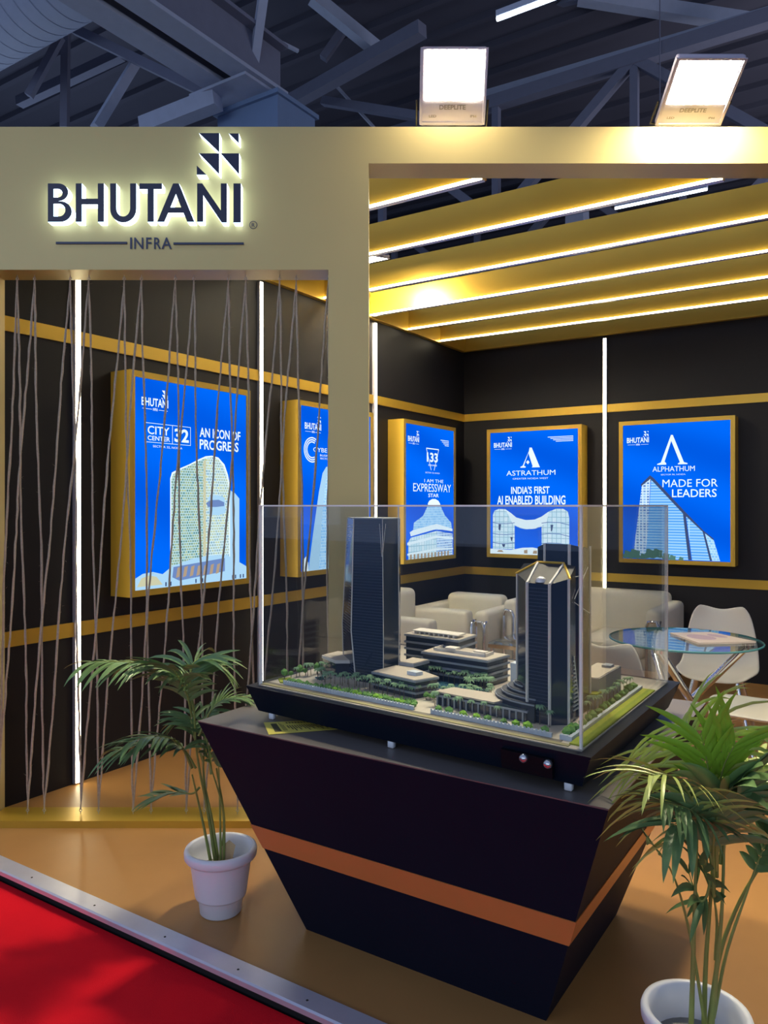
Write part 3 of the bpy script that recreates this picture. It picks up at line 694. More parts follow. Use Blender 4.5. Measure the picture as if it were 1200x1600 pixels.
# --- right tower: lower front half with a sloping glass roof, taller rear half
ZF = 1.274
FT = [(.907, .24), (.974, .165), (1.047, .160), (1.093, .195), (1.089, .262), (.92, .262)]
zr = [1.292, ZF, ZF, 1.290, 1.322, 1.322]
m = MB(); n = 6
m.add([M(*p, GZ) for p in FT] + [M(*p, z) for p, z in zip(FT, zr)], [(j, (j+1) % n, n+(j+1) % n, n+j) for j in range(n)])
g0, g1 = (.968, .262), (1.052, .262)
m.add([M(*FT[0], zr[0]), M(*FT[1], zr[1]), M(*FT[2], zr[2]), M(*FT[3], zr[3]), M(*g1, 1.327), M(*g0, 1.327), M(*FT[4], zr[4]), M(*FT[5], zr[5])],
      [(0, 1, 5), (1, 2, 4, 5), (2, 3, 4), (3, 6, 4), (0, 5, 7)], 1)
part('tower', m, [MGLS, mat('model_roof_glass', (.035, .038, .045), .5, spec=.15)], label='dark glass tower with a sloping gold-edged roof')
m = MB(); z = GZ+.02
while z < ZF-.01:
    for (i, j) in ((1, 2), ):
        m.add([M(FT[i][0], FT[i][1]-.0008, z), M(FT[j][0], FT[j][1]-.0008, z), M(FT[j][0], FT[j][1]-.0008, z+.0022), M(FT[i][0], FT[i][1]-.0008, z+.0022)], [(0, 1, 2, 3)])
    z += .0105
part('floor_lines', m, MLINE, kind='stuff')
for k, (r_, zb) in enumerate(((.0032, GZ+.10), (.0048, GZ), (.0048, GZ), (.0042, GZ))):
    m = MB(); p = FT[k]; m.tube([M(p[0], p[1]-.001, zb), M(p[0], p[1]-.001, zr[k])], r_, 6, smooth=False); part('mullion', m, MWHT, label='pale corner line')
for (p, zp, q) in ((FT[1], ZF, g0), (FT[2], ZF, g1)):
    m = MB(); m.tube([M(p[0], p[1]-.001, zp), M(q[0], q[1]-.001, 1.327)], .0045, 6, smooth=False); part('roof_rib', m, MWHT)
m = MB(); m.tube([M(FT[0][0]-.004, FT[0][1], zr[0]), M(*g0, 1.329), M(*g1, 1.329), M(FT[3][0]+.003, FT[3][1], zr[3])], .004, 6, smooth=False); part('gold_roof_edge', m, MGOLD, label='gold roof edge')
m = MB(); c_ = M(1.012, .178, 1.278); m.lathe([(.017, 0), (.016, .006), (.012, .012), (.006, .015), (0, .016)], 16, o=c_); part('dome', m, MDOME)
RT = [(.960, .275), (1.088, .275), (1.098, .31), (1.090, .42), (1.06, .46), (.99, .46), (.955, .40)]
RT = [(.951, .30), (.986, .272), (1.065, .272), (1.087, .30), (1.087, .40), (1.05, .46), (.97, .46)]
m = MB(); m.prism(RT, GZ, [1.372, 1.385, 1.385, 1.378, 1.368, 1.36, 1.36], T=M); part('tower', m, MGLS, label='tall rear half of the right tower')
for k, r_ in ((1, .004), (2, .005), (3, .003), (4, .0035)):
    m = MB(); p = RT[k]; m.tube([M(p[0]+(.001 if k > 1 else 0), p[1]-.001, GZ), M(p[0]+(.001 if k > 1 else 0), p[1]-.001, 1.385-.005*max(0, k-2))], r_, 6, smooth=False); part('mullion', m, MWHT, label='pale corner line')
m = MB();                                                         # balcony ladder and bracing on the right flank
for k in range(13):
    f = k/13; z = GZ+.03+.155*f; wdt = (1-f)
    p, q = (1.0935, .235), lerp2((1.0935, .235), (1.0925, .30), .75*wdt)
    m.hexa([M(p[0], p[1], z), M(q[0]+.002, q[1], z), M(q[0]-.004, q[1]+.002, z), M(p[0]-.004, p[1]+.002, z)], [M(p[0], p[1], z+.003), M(q[0]+.002, q[1], z+.003), M(q[0]-.004, q[1]+.002, z+.003), M(p[0]-.004, p[1]+.002, z+.003)])
m.tube([M(1.0925, .287, GZ+.03), M(1.0935, .237, GZ+.19)], .0016, 5); part('balcony_slats', m, MWHT, kind='stuff')
m = MB()
for p, q in (((1.0935, .24, 1.228), (1.090, .37, 1.312)), ((1.0935, .24, 1.218), (1.090, .40, 1.165)), ((1.093, .25, 1.292), (1.090, .33, 1.290))): m.tube([M(*p), M(*q)], .0013, 5)
part('bracing', m, MWHT, kind='stuff')

# --- trees of the model
def palm_mesh(h, rr):
    m = MB(); m.tube([(0, 0, 0), (.0006, .0004, h*.5), (0, 0, h)], [.0014, .0011, .0009], 4, 0, cap=False)
    for j in range(9):
        a = 2*pi*j/9 + random.random()*.4; L_ = rr*random.uniform(.8, 1.1); d = Vector((cos(a), sin(a), 0)); s_ = Vector((-sin(a), cos(a), 0))*rr*.24
        p0 = Vector((0, 0, h)); p1 = p0+d*L_*.55+Vector((0, 0, rr*.28)); p2 = p0+d*L_+Vector((0, 0, -rr*.30))
        m.add([p0, p1-s_, p1+s_, p2], [(0, 1, 2), (1, 3, 2)], 1)
    return m.mesh('model_palm', [TRUNK, PALMG])
def bush_mesh(r_, g):
    bm = bmesh.new(); bmesh.ops.create_icosphere(bm, subdivisions=1, radius=r_); m = MB()
    for v in bm.verts: v.co *= random.uniform(.72, 1.2); v.co.z = v.co.z*.85 + r_*.75
    bm.verts.index_update()
    m.add([v.co.copy() for v in bm.verts], [[v.index for v in f.verts] for f in bm.faces]); bm.free()
    return m.mesh('model_bush', [g])
def tree_mesh(h, r_):
    m = MB(); m.tube([(0, 0, 0), (0, 0, h)], [.0016, .001], 4, 0, cap=False)
    bm = bmesh.new(); bmesh.ops.create_icosphere(bm, subdivisions=1, radius=r_)
    for v in bm.verts: v.co *= random.uniform(.75, 1.2); v.co.z += h
    bm.verts.index_update(); m.add([v.co.copy() for v in bm.verts], [[v.index for v in f.verts] for f in bm.faces], 1); bm.free()
    return m.mesh('model_tree', [TRUNK, TREEG])
PALMS = [palm_mesh(random.uniform(.034, .042), random.uniform(.016, .021)) for _ in range(5)]
PALMT = [palm_mesh(random.uniform(.042, .050), .018) for _ in range(3)]
BUSH = [bush_mesh(.0115, TREEG), bush_mesh(.0105, TREEG), bush_mesh(.0125, BUSHL), bush_mesh(.0105, BUSHL)]
TREES = [tree_mesh(.024, .013), tree_mesh(.02, .011)]
def put(name, me, a, b_, z=GZ, s=1.0):
    o = link(name, me, md); p = Vector(M(a, b_, z)) - md.location; o.location = p; o.rotation_euler.z = random.uniform(0, 6.28); k = s*random.uniform(.85, 1.15); o.scale = (k, k, k); return o
J = lambda d: random.uniform(-d, d)
for k in range(17): put('model_palm', random.choice(PALMS), .20+.022*k+J(.005), .165+J(.012))
for k in range(12): put('model_palm', random.choice(PALMS), .24+.030*k+J(.008), .195+J(.010))
for k in range(5): put('model_palm', random.choice(PALMS), .12+.02*k+J(.006), .19-.012*k+J(.01))
for k in range(26): put('model_bush', BUSH[k % 4] if k > 8 else BUSH[k % 2], .085+.0215*k+J(.004), .073+J(.004), GZ+.002)
for k in range(15): put('model_bush', BUSH[k % 2], .30+.022*k+J(.004), .092+J(.006), GZ)
for k in range(14): put('model_tree', TREES[k % 2], .02+.011*k+J(.01), .12+.030*k+J(.012))
for k in range(9): put('model_palm', random.choice(PALMS), .05+.012*k+J(.01), .16+.03*k+J(.01))
for k in range(9): put('model_bush', BUSH[(k//2) % 2*2], .715+.044*k+J(.006), .072+J(.004), GZ+.003, 1.15)
for k in range(12): put('model_palm', random.choice(PALMS), .60+.017*k+J(.012), .215+.012*(k % 4)+J(.01) if k < 5 else .26+.02*(k % 4)+J(.012))
for k in range(12): put('model_palm', random.choice(PALMS), .43+.0235*k+J(.004), .437+J(.006))
for k in range(13): put('model_palm', random.choice(PALMS), .70+J(.05), .42+J(.07))
for k in range(6): put('model_palm', random.choice(PALMS), .665+.045*k, .135+J(.004))
for k in range(6): put('model_tree', TREES[k % 2], .60+.02*k+J(.006), .175+J(.012), GZ, .8)
for k in range(13): put('model_palm', PALMT[k % 3], 1.112+.001*k, .30+.034*k)
for k in range(14): put('model_bush', BUSH[k % 2], 1.132+J(.003), .10+.048*k+J(.01), GZ+.002, 1.35)
for k in range(6): put('model_bush', BUSH[2 if k % 2 else 0], 1.128+J(.004), .075+.012*k, GZ+.006, 1.1)
put('model_palm', PALMT[0], 1.055, .140); put('model_palm', PALMT[1], 1.02, .15)
m = MB()                                                         # hedge mass under the front palms
for k in range(70):
    p = M(.20+random.random()*.40, .095+random.random()*.035, GZ+.003); s_ = .006
    m.add([(p[0]-s_, p[1]-s_, p[2]-.004), (p[0]+s_, p[1]-s_, p[2]-.004), (p[0], p[1]+s_, p[2]-.004), (p[0]+J(.004), p[1]+J(.004), p[2]+.012)], [(0, 1, 3), (1, 2, 3), (2, 0, 3)])
part('hedge', m, TREEG, kind='stuff')

# --- acrylic case: four walls and a lid
cs = thing('acrylic_case', 'clear acrylic cover standing over the architectural model', 'case', (-1.25, 2.45, .868))
def pane(a0, a1, b0, b1, z0, z1):
    m = MB(); m.prism([(a0, b0), (a1, b0), (a1, b1), (a0, b1)], z0, z1, 0, M)
    # narrow faces get the polished-edge look
    ds = (a1-a0, b1-b0, z1-z0); th = min(range(3), key=lambda i: ds[i])
    for i in range(len(m.f)):
        kind = 2 if i < 2 else (1 if i in (2, 4) else 0)
        m.m[i] = 0 if kind == th else 1
    obj('pane', m, [ACRYL, ACEDGE], cs, True)
ZC = 1.497; t_ = .010
pane(0, 1.2, 0, t_, .869, ZC); pane(0, 1.2, .93-t_, .93, .869, ZC); pane(0, t_, t_, .93-t_, .869, ZC); pane(1.2-t_, 1.2, t_, .93-t_, .869, ZC)
pane(0, 1.2, 0, .93, ZC, ZC+.005)

# --- yellow leaflet on the plinth
lf = thing('leaflet', 'yellow printed leaflet lying on the plinth before the model', 'leaflet', tuple(onz(470, 1136, .7565)))
c4 = [onz(412, 1129, .7575), onz(420, 1148, .7575), onz(533, 1139, .7575), onz(500, 1125, .7575)]
YEL = mat('yellow_paper', (.72, .62, .12), .6); INK = mat('dark_ink', (.07, .065, .03), .7)
m = MB(); up = Vector((0, 0, .0006)); m.hexa([c4[1], c4[2], c4[3], c4[0]], [c4[1]+up, c4[2]+up, c4[3]+up, c4[0]+up]); obj('sheet', m, YEL, lf, True)
def LQ(u, v): return c4[0].lerp(c4[3], u).lerp(c4[1].lerp(c4[2], u), v) + Vector((0, 0, .0009))
m = MB()
def lquad(u0, u1, v0, v1): m.add([LQ(u0, v1), LQ(u1, v1), LQ(u1, v0), LQ(u0, v0)], [(0, 1, 2, 3)])
lquad(.10, .20, .15, .85)
for k in range(3): lquad(.235+.022*k, .245+.022*k, .1+.1*k, .8)
for k in range(16): lquad(.33+.038*k, .35+.038*k, .38, .62+.3*((k*7) % 5)/5)
for k in range(12): lquad(.36+.05*k, .39+.05*k, .10, .20)
obj('printing', m, INK, lf, True, kind='stuff')

# ------------------------------------------------------------------ seating
def chrome_loop(m, pts, r=.014): m.tube(pts, r, 10)
def armchair(name, label, cat, loc, rz, W, D, zs_, za, zb, group=None, cushions=1):
    """local: front faces -y, width along x, origin under the middle of the seat"""
    t = thing(name, label, cat, loc, rz, group); aw = .13; h = W/2
    m = MB(); m.rbox(-h+.02, h-.02, -D/2+.04, D/2-.02, .09, zs_-.13, .02, 2); obj('base', m, LEATHER, t)
    wq = (W-2*aw)/cushions
    for k in range(cushions):
        x0 = -h+aw+wq*k; m = MB(); m.rbox(x0+.004, x0+wq-.004, -D/2, D/2-.16, zs_-.14, zs_, .045, 4); obj('seat_cushion', m, LEATHER, t)
    for k in range(cushions):
        x0 = -h+aw+wq*k; m = MB(); m.rbox(x0-.03, x0+wq+.03, D/2-.20, D/2, zs_-.10, zb, .055, 4); obj('backrest', m, LEATHER, t)
    for s_ in (-1, 1):
        x0, x1 = sorted((s_*h, s_*(h-aw))); m = MB(); m.rbox(x0, x1, -D/2+.03, D/2-.02, .12, za, .04, 3); a_ = obj('arm', m, LEATHER, t)
        m = MB(); xc = (x0+x1)/2; yf = -D/2+.005
        chrome_loop(m, [(xc-.03*s_, D/2-.10, za-.08)] + [(xc+.045*s_, yf+.12, za-.07), (xc+.045*s_, yf+.05, za-.085)] + [(xc+.045*s_, yf+.05-.045*sin(R(q)), za-.13+.045*cos(R(q))) for q in (30, 60, 90)] + [(xc+.045*s_, yf, .30), (xc+.045*s_, yf, .02)])
        chrome_loop(m, [(xc-.045*s_, yf, .02), (xc-.045*s_, yf, za-.13), (xc-.03*s_, yf, za-.09), (xc+.03*s_, yf, za-.085), (xc+.045*s_, yf, za-.13)])
        obj('chrome_rail', m, CHROME, t)
    for sx_ in (-1, 1):
        for y_ in (D/2-.06,):
            m = MB(); m.tube([(sx_*(h-.06), y_, 0), (sx_*(h-.06), y_, .10)], .018, 10); obj('foot', m, CHROME, t)
    return t
armchair('armchair', 'ivory chrome-railed armchair against the left wall, facing right', 'armchair', (-3.20, 5.42, 0), R(90), .74, .72, .42, .635, .80)
armchair('armchair', 'ivory armchair in the room corner, facing out, next to the coffee table', 'armchair', (-3.20, 6.26, 0), 0, .76, .72, .41, .60, .68)
armchair('sofa', 'wide ivory sofa standing against the back wall under the posters', 'sofa', (-2.13, 6.60, 0), 0, 1.34, .86, .42, .68, .755, None, 2)
# coffee table with glass top
ct = thing('coffee_table', 'low chrome coffee table with a glass top before the sofas', 'coffee table', (-2.22, 5.72, 0))
m = MB(); m.rbox(-.38, .38, -.24, .24, .425, .437, .005, 1); obj('glass_top', m, TGLASS, ct)
m = MB()
for (a, b_, c, d) in ((-.38, .38, -.24, -.215), (-.38, .38, .215, .24), (-.38, -.355, -.215, .215), (.355, .38, -.215, .215)): m.box(a, b_, c, d, .395, .424)
obj('frame', m, CHROME, ct)
for sx_ in (-1, 1):
    for sy_ in (-1, 1):
        m = MB(); m.tube([(sx_*.36, sy_*.22, 0), (sx_*.36, sy_*.22, .40)], .016, 10); obj('leg', m, CHROME, ct)

def shell_chair(label, loc, rz, group=None):
    t = thing('shell_chair', label, 'chair', loc, rz, group)
    prof = [(-.235, .425), (-.215, .448), (-.12, .452), (.0, .442), (.10, .438), (.165, .455), (.205, .50), (.228, .56), (.245, .64), (.258, .72), (.268, .79), (.272, .825)]
    wid = [.17, .205, .232, .238, .236, .232, .228, .222, .208, .192, .172, .135]
    m = MB(); N = 16; vs = []
    for i, ((y, z), hw) in enumerate(zip(prof, wid)):
        back = max(0, (i-5)/6)
        for j in range(N+1):
            u = -1+2*j/N; a = abs(u)
            vs.append((u*hw, y - back*.035*u*u, z + (1-back)*(.030*a**4) + (.012*cos(u*pi)*-1 if i == 11 else 0)))
    k = len(prof)
    m.add(vs, [(i*(N+1)+j, i*(N+1)+j+1, (i+1)*(N+1)+j+1, (i+1)*(N+1)+j) for i in range(k-1) for j in range(N)], 0, True)
    o = obj('shell', m, SHELL, t); sd = o.modifiers.new('thickness', 'SOLIDIFY'); sd.thickness = .012; sd.offset = -1
    ss = o.modifiers.new('smooth', 'SUBSURF'); ss.levels = 1; ss.render_levels = 1
    for sx_ in (-1, 1):
        for sy_ in (-1, 1):
            m = MB(); m.tube([(sx_*.12, sy_*.12-.01, .425), (sx_*.215, sy_*.215-.01, .0)], [.013, .011], 8); obj('leg', m, CHROME, t)
    m = MB()
    for q in ((-.12, -.13, .12, .11), (.12, -.13, -.12, .11)): m.tube([(q[0], q[1], .422), (q[2], q[3], .422)], .010, 6)
    obj('cross_brace', m, CHROME, t); return t
shell_chair('white shell chair behind the round glass table, facing the camera', (-.90, 5.26, 0), R(4), 'white shell chairs at the glass table')
shell_chair('white shell chair before the round glass table, turning its back', (-1.12, 4.02, 0), R(170), 'white shell chairs at the glass table')
shell_chair('white shell chair to the right of the round glass table, mostly its seat visible', (-.55, 4.34, 0), R(-80), 'white shell chairs at the glass table')

tb = thing('round_table', 'round glass-topped table on three crossed chrome legs', 'table', (-.955, 4.58, 0))
m = MB(); m.lathe([(0, .738), (.404, .738), (.410, .741), (.410, .747), (.404, .750), (0, .750)], 64, 0, False); 
for i in range(len(m.f)):
    if 64 <= i < 64*4: m.m[i] = 1
obj('glass_top', m, [TGLASS, TEDGE], tb)
for k, q in enumerate((20, 140, 260)):
    p0 = Vector((.33*cos(R(q)), .33*sin(R(q)), .725)); p1 = Vector((.30*cos(R(q+150)), .30*sin(R(q+150)), .02))
    m = MB(); m.tube([p0, p1], .021, 14); m.tube([p0+Vector((0, 0, -.012)), p0+Vector((0, 0, .012))], .032, 16); l_ = obj('leg', m, CHROME, tb)
    m = MB(); m.tube([p1-Vector((0, 0, .02)), p1+Vector((0, 0, .004))], .026, 14); obj('foot', m, DARK, l_)
PAPER = mat('cream_card', (.74, .62, .50), .5); PINK = mat('faded_print', (.55, .40, .45), .6)
bk = thing('booklet', 'cream booklet lying on the round glass table', 'booklet', tuple(onz(1110, 999, .7505)))
q4 = [onz(1047, 991, .752), onz(1092, 1007, .752), onz(1181, 1005, .752), onz(1110, 990, .752)]
m = MB(); m.hexa([q4[0], q4[1], q4[2], q4[3]], [p+Vector((0, 0, .010)) for p in q4]); obj('pages', m, PAPER, bk, True)
def BQ(u, v): return q4[0].lerp(q4[3], u).lerp(q4[1].lerp(q4[2], u), v) + Vector((0, 0, .0104))
m = MB(); m.add([BQ(.35+.2*cos(R(a_))*1.2, .5+.28*sin(R(a_))) for a_ in range(0, 360, 24)], [list(range(15))]); m.add([BQ(.75+.14*cos(R(a_)), .42+.2*sin(R(a_))) for a_ in range(0, 360, 24)], [list(range(15))])
obj('cover_print', m, PINK, bk, True, kind='stuff')

# ------------------------------------------------------------------ palms in pots
LEAF = mat('palm_leaf', (.13, .23, .085), .36, noise=.25, nscale=6)
LEAFY = mat('palm_leaf_bright', (.22, .40, .03), .36, noise=.2, nscale=6)
LEAFB = mat('palm_leaf_floodlit', (.40, .48, .12), .34, noise=.2, nscale=6)  # pale cream of the floodlight put into the leaf colour
STEM = mat('palm_stem', (.23, .28, .07), .5, noise=.25, nscale=20)
SOIL = mat('potting_soil', (.30, .29, .27), .9, noise=.3, nscale=40, bump=.5, bscale=80)
HUSK = mat('dry_sheath', (.55, .40, .22), .8, noise=.2, nscale=20)
def pot(t):
    m = MB(); m.lathe([(0, 0), (.070, 0), (.076, .006), (.082, .062), (.0835, .064), (.092, .064), (.094, .070), (.1115, .195), (.1125, .200), (.1265, .202), (.132, .210), (.133, .228), (.129, .238), (.119, .240), (.1135, .236), (.110, .205), (.103, .15), (0, .15)], 48)
    obj('pot', m, WPOT, t)
    m = MB(); m.lathe([(0, .158), (.05, .157), (.103, .152)], 32); obj('soil', m, SOIL, t)
def bez(pts, n):
    """smooth curve through the points"""
    P_ = [Vector(p) for p in pts]; out = []
    Q = [P_[0]*2-P_[1]] + P_ + [P_[-1]*2-P_[-2]]; seg = len(P_)-1
    for i in range(n+1):
        f = i/n*seg; k = min(int(f), seg-1); u = f-k; a, b_, c, d = Q[k:k+4]
        out.append(.5*((2*b_)+(c-a)*u+(2*a-5*b_+4*c-d)*u*u+(3*b_-a-3*c+d)*u**3))
    return out
def frond(t, pts, nl, L_, wd, droop, start=.4, mt=None, r0=.005, side=None, two=True, jit=.15, lift=(.10, .35), fwd=(.75, 1.0)):
    """one feather leaf: stalk through pts, leaflets on both sides of its outer part"""
    base = Vector(t.location); c = [p-base for p in bez(pts, 30)]
    m = MB(); m.tube(c, [r0*(1-.8*i/30) for i in range(31)], 6, 0)
    for k in range(nl):
        f = start+(1-start)*(k+.5)/nl; i = min(29, int(f*30)); p = c[i].lerp(c[i+1], f*30-i); tg = (c[i+1]-c[i]).normalized()
        sd = side.copy() if side else tg.cross(Vector((0, 0, 1)))
        if sd.length < .05: sd = Vector((1, 0, 0))
        sd = (sd - tg*sd.dot(tg)).normalized(); up = sd.cross(tg)
        if up.z < 0: up = -up
        for s_ in ((-1, 1) if two else (1,)):
            ln = L_*(1-.55*abs(f-start-.35)/(1-start))*random.uniform(.8, 1.15)
            d = (tg*random.uniform(*fwd) + sd*s_*random.uniform(.7, 1.0) + up*random.uniform(*lift)).normalized()
            q = p.copy(); vs = []; dd = d.copy(); dr = droop*random.uniform(1-jit*2, 1+jit*2)
            for j in range(7):
                w_ = wd*(.35, .9, 1, .95, .78, .5, .02)[j]/2; wv_ = dd.cross(up); wv_ = wv_.normalized() if wv_.length > .01 else tg
                vs += [q-wv_*w_, q-up*w_*.45, q+wv_*w_]
                dd = (dd + Vector((0, 0, -dr/6))).normalized(); q = q + dd*ln/6
            m.add(vs, [x for j in range(6) for x in ((j*3, j*3+1, j*3+4, j*3+3), (j*3+1, j*3+2, j*3+5, j*3+4))], 1, True)
    obj('frond', m, [STEM, mt or LEAF], t)
def stem(t, pts, r0, r1):
    base = Vector(t.location); c = [p-base for p in bez(pts, 14)]
    m = MB(); m.tube(c, [r0+(r1-r0)*i/14 for i in range(15)], 8); obj('stem', m, STEM, t)

p0 = onz(345, 1322, .24); PL_ = (p0.x, p0.y, 0)
t = thing('potted_palm', 'smaller palm in a white pot left of the plinth', 'potted palm', PL_, 0, 'palms in white plastic pots'); pot(t)
dL = 2.87
def A(x, y, dd=0): return at(x, y, dL+dd)
RT_, FW_ = Vector((cT, sT, 0)), Vector((-sT, cT, 0))
bs = A(337, 1352)
for q in ([bs, A(325, 1270), A(308, 1180), A(303, 1105)], [A(342, 1352, .02), A(331, 1280), A(318, 1210, .02), A(322, 1130, .03)], [A(330, 1350, -.02), A(318, 1290, -.02), A(300, 1210, -.03)],
          [A(345, 1352, .01), A(350, 1280, .02), A(338, 1200, .03)]): stem(t, q, .0062, .003)
m = MB(); h0 = A(349, 1350)-Vector(PL_)
m.add([h0+RT_*-.02, h0+RT_*.03, h0+RT_*.045+Vector((0, 0, .07)), h0+RT_*.02+Vector((0, 0, .085))+FW_*.01, h0+RT_*-.012+Vector((0, 0, .06))], [(0, 1, 2, 3, 4)]); obj('dry_sheath', m, HUSK, t)
frond(t, [A(303, 1110), A(287, 1065, -.02), A(240, 1040, -.06), A(185, 1034, -.10), A(142, 1034, -.13)], 20, .20, .017, 1.0, .20)
frond(t, [A(303, 1110), A(297, 1070), A(300, 1040, .03), A(318, 1028, .05), A(345, 1040, .07)], 17, .22, .018, 1.1, .15)
frond(t, [A(300, 1120), A(292, 1085, -.03), A(275, 1052, -.1), A(262, 1040, -.15)], 14, .20, .017, .9, .2)
frond(t, [A(310, 1150), A(330, 1110, .02), A(352, 1092, .04), A(394, 1088, .06)], 13, .14, .014, .7, .3)
frond(t, [A(306, 1200), A(285, 1170, -.02), A(245, 1158, -.05), A(180, 1172, -.08)], 17, .18, .017, .9, .25)
frond(t, [A(300, 1200), A(278, 1160, -.05), A(238, 1150, -.12), A(200, 1160, -.18)], 12, .16, .016, .9, .3)
frond(t, [A(312, 1230), A(300, 1240, -.02), A(275, 1238, -.03), A(236, 1246, -.05)], 7, .13, .018, .4, .4)
frond(t, [A(318, 1190), A(303, 1150), A(295, 1120, .02), A(270, 1130, .02)], 10, .15, .015, 1.0, .3)
frond(t, [A(330, 1210), A(326, 1170, .02), A(316, 1130, .04), A(330, 1110, .06)], 10, .14, .015, 1.0, .3)
frond(t, [A(345, 1345), A(344, 1280), A(342, 1210, .02), A(341, 1180, .02)], 4, .10, .016, 1.4, .75)
frond(t, [A(350, 1345), A(349, 1270), A(330, 1200, .0), A(318, 1165, .0)], 5, .12, .014, .8, .7)

p0 = onz(1088, 1577, .24); PR_ = (p0.x, p0.y, 0)
t = thing('potted_palm', 'larger palm in a white pot at the right front corner of the plinth', 'potted palm', PR_, 0, 'palms in white plastic pots'); pot(t)
dL = (Vector(PR_)-Vector((0, 0, 0))).dot(FW_)
for q in ([A(1080, 1600), A(1083, 1500), A(1086, 1400), A(1090, 1290)], [A(1100, 1600, .02), A(1103, 1500, .02), A(1112, 1380, .02), A(1118, 1250, .02)], [A(1112, 1600, -.02), A(1120, 1510, -.02), A(1128, 1420, -.02), A(1132, 1300)],
          [A(1108, 1600, .03), A(1125, 1490, .04), A(1160, 1400, .05), A(1210, 1320, .06)]): stem(t, q, .0068, .003)
S1 = RT_*1.0
frond(t, [A(1106, 1340), A(1102, 1270), A(1096, 1210, -.02), A(1084, 1160, -.03), A(1060, 1128, -.04)], 20, .30, .0095, 1.35, .08, LEAFB, side=S1, lift=(.0, .5), fwd=(.3, .7))
frond(t, [A(1104, 1350, -.03), A(1094, 1290, -.06), A(1076, 1240, -.10), A(1046, 1212, -.14), A(1014, 1212, -.16)], 14, .20, .010, 1.1, .2, LEAFB, lift=(.2, .5))
frond(t, [A(1118, 1340, .03), A(1122, 1260, .04), A(1128, 1190, .05), A(1138, 1135, .06)], 11, .26, .010, 1.4, .15, LEAFB, side=S1, lift=(.0, .4), fwd=(.3, .7))
frond(t, [A(1110, 1330), A(1110, 1260), A(1106, 1200, -.03), A(1096, 1150, -.05)], 6, .19, .018, .5, .40, LEAFY, side=S1, fwd=(1.2, 1.8))
frond(t, [A(1114, 1340, .02), A(1120, 1260, .0), A(1130, 1200, -.03), A(1150, 1160, -.05)], 7, .20, .018, .6, .35, LEAFY, side=S1, fwd=(1.1, 1.7))
frond(t, [A(1122, 1330), A(1128, 1267), A(1148, 1222, .02), A(1190, 1191, .04)], 12, .20, .020, .9, .3, LEAFB)
frond(t, [A(1112, 1350, -.04), A(1104, 1300, -.06), A(1080, 1267, -.10), A(1036, 1253, -.13)], 12, .18, .014, 1.2, .3)
frond(t, [A(1118, 1360, -.02), A(1116, 1300, -.06), A(1090, 1279, -.10), A(1046, 1290, -.13)], 6, .20, .024, .9, .4)
frond(t, [A(1125, 1350), A(1132, 1290), A(1150, 1248, -.02), A(1190, 1241, -.04)], 12, .20, .020, 1.0, .3)
frond(t, [A(1128, 1350), A(1138, 1282, .03), A(1165, 1244, .06), A(1215, 1252, .10)], 13, .20, .014, 1.3, .3)
frond(t, [A(1120, 1370), A(1122, 1290, -.05), A(1132, 1244, -.09), A(1166, 1214, -.12)], 9, .22, .034, .6, .4)
frond(t, [A(1116, 1400, -.02), A(1114, 1330, -.05), A(1120, 1275, -.08), A(1128, 1229, -.1)], 9, .18, .026, .8, .35)
frond(t, [A(1100, 1590), A(1080, 1470), A(1060, 1390), A(1040, 1345), A(1012, 1310)], 4, .10, .018, .6, .72)
frond(t, [A(1112, 1370), A(1104, 1400), A(1092, 1405), A(1072, 1352, .02)], 5, .14, .020, .9, .3)
frond(t, [A(1115, 1590), A(1135, 1490), A(1165, 1400, .02), A(1185, 1345, .04), A(1205, 1300, .05)], 6, .13, .022, .8, .65)
frond(t, [A(1118, 1500), A(1120, 1440), A(1112, 1390), A(1092, 1345)], 6, .14, .020, .8, .5)

# ------------------------------------------------------------------ exhibition hall above and behind
b = MB(); b.box(-30, 25, 2, 42, 10.2, 10.3)
for k in range(46): b.box(-30, 25, 3+.85*k, 3.12+.85*k, 10.08, 10.2)
struct('ceiling', b, DECK)
b = MB(); b.box(-30, 25, 41, 41.3, -.1, 10.3); struct('wall_hall', b, SPACE)
def bar_(name, label, segs, w_, m_, cat='roof beam'):
    m = MB()
    for p, q in segs:
        p, q = Vector(p), Vector(q); d = (q-p).normalized(); u = d.cross(Vector((0, 0, 1)))
        u = u.normalized() if u.length > .01 else Vector((1, 0, 0)); v = u.cross(d)
        c = [(-u-v)*w_/2, (u-v)*w_/2, (u+v)*w_/2, (-u+v)*w_/2]; m.hexa([p+x for x in c], [q+x for x in c])
    return m
# corner column of the hall with its head
pc = at(434, 135, 10.0); wl = pc.x - (lambda r_: r_.x/r_.y*pc.y)(ray(340, 0)); wr = (lambda r_: r_.y/r_.x*pc.x)(ray(492, 0)) - pc.y
b = MB(); b.box(pc.x-wl, pc.x, pc.y, pc.y+wr, 0-.06, pc.z-.10); b.box(pc.x-wl-.04, pc.x+.04, pc.y-.05, pc.y+wr+.04, pc.z-.10, pc.z-.04)
hall_col = struct('column', b, mat('column_blue_grey', (.16, .24, .40), .7, noise=.06))
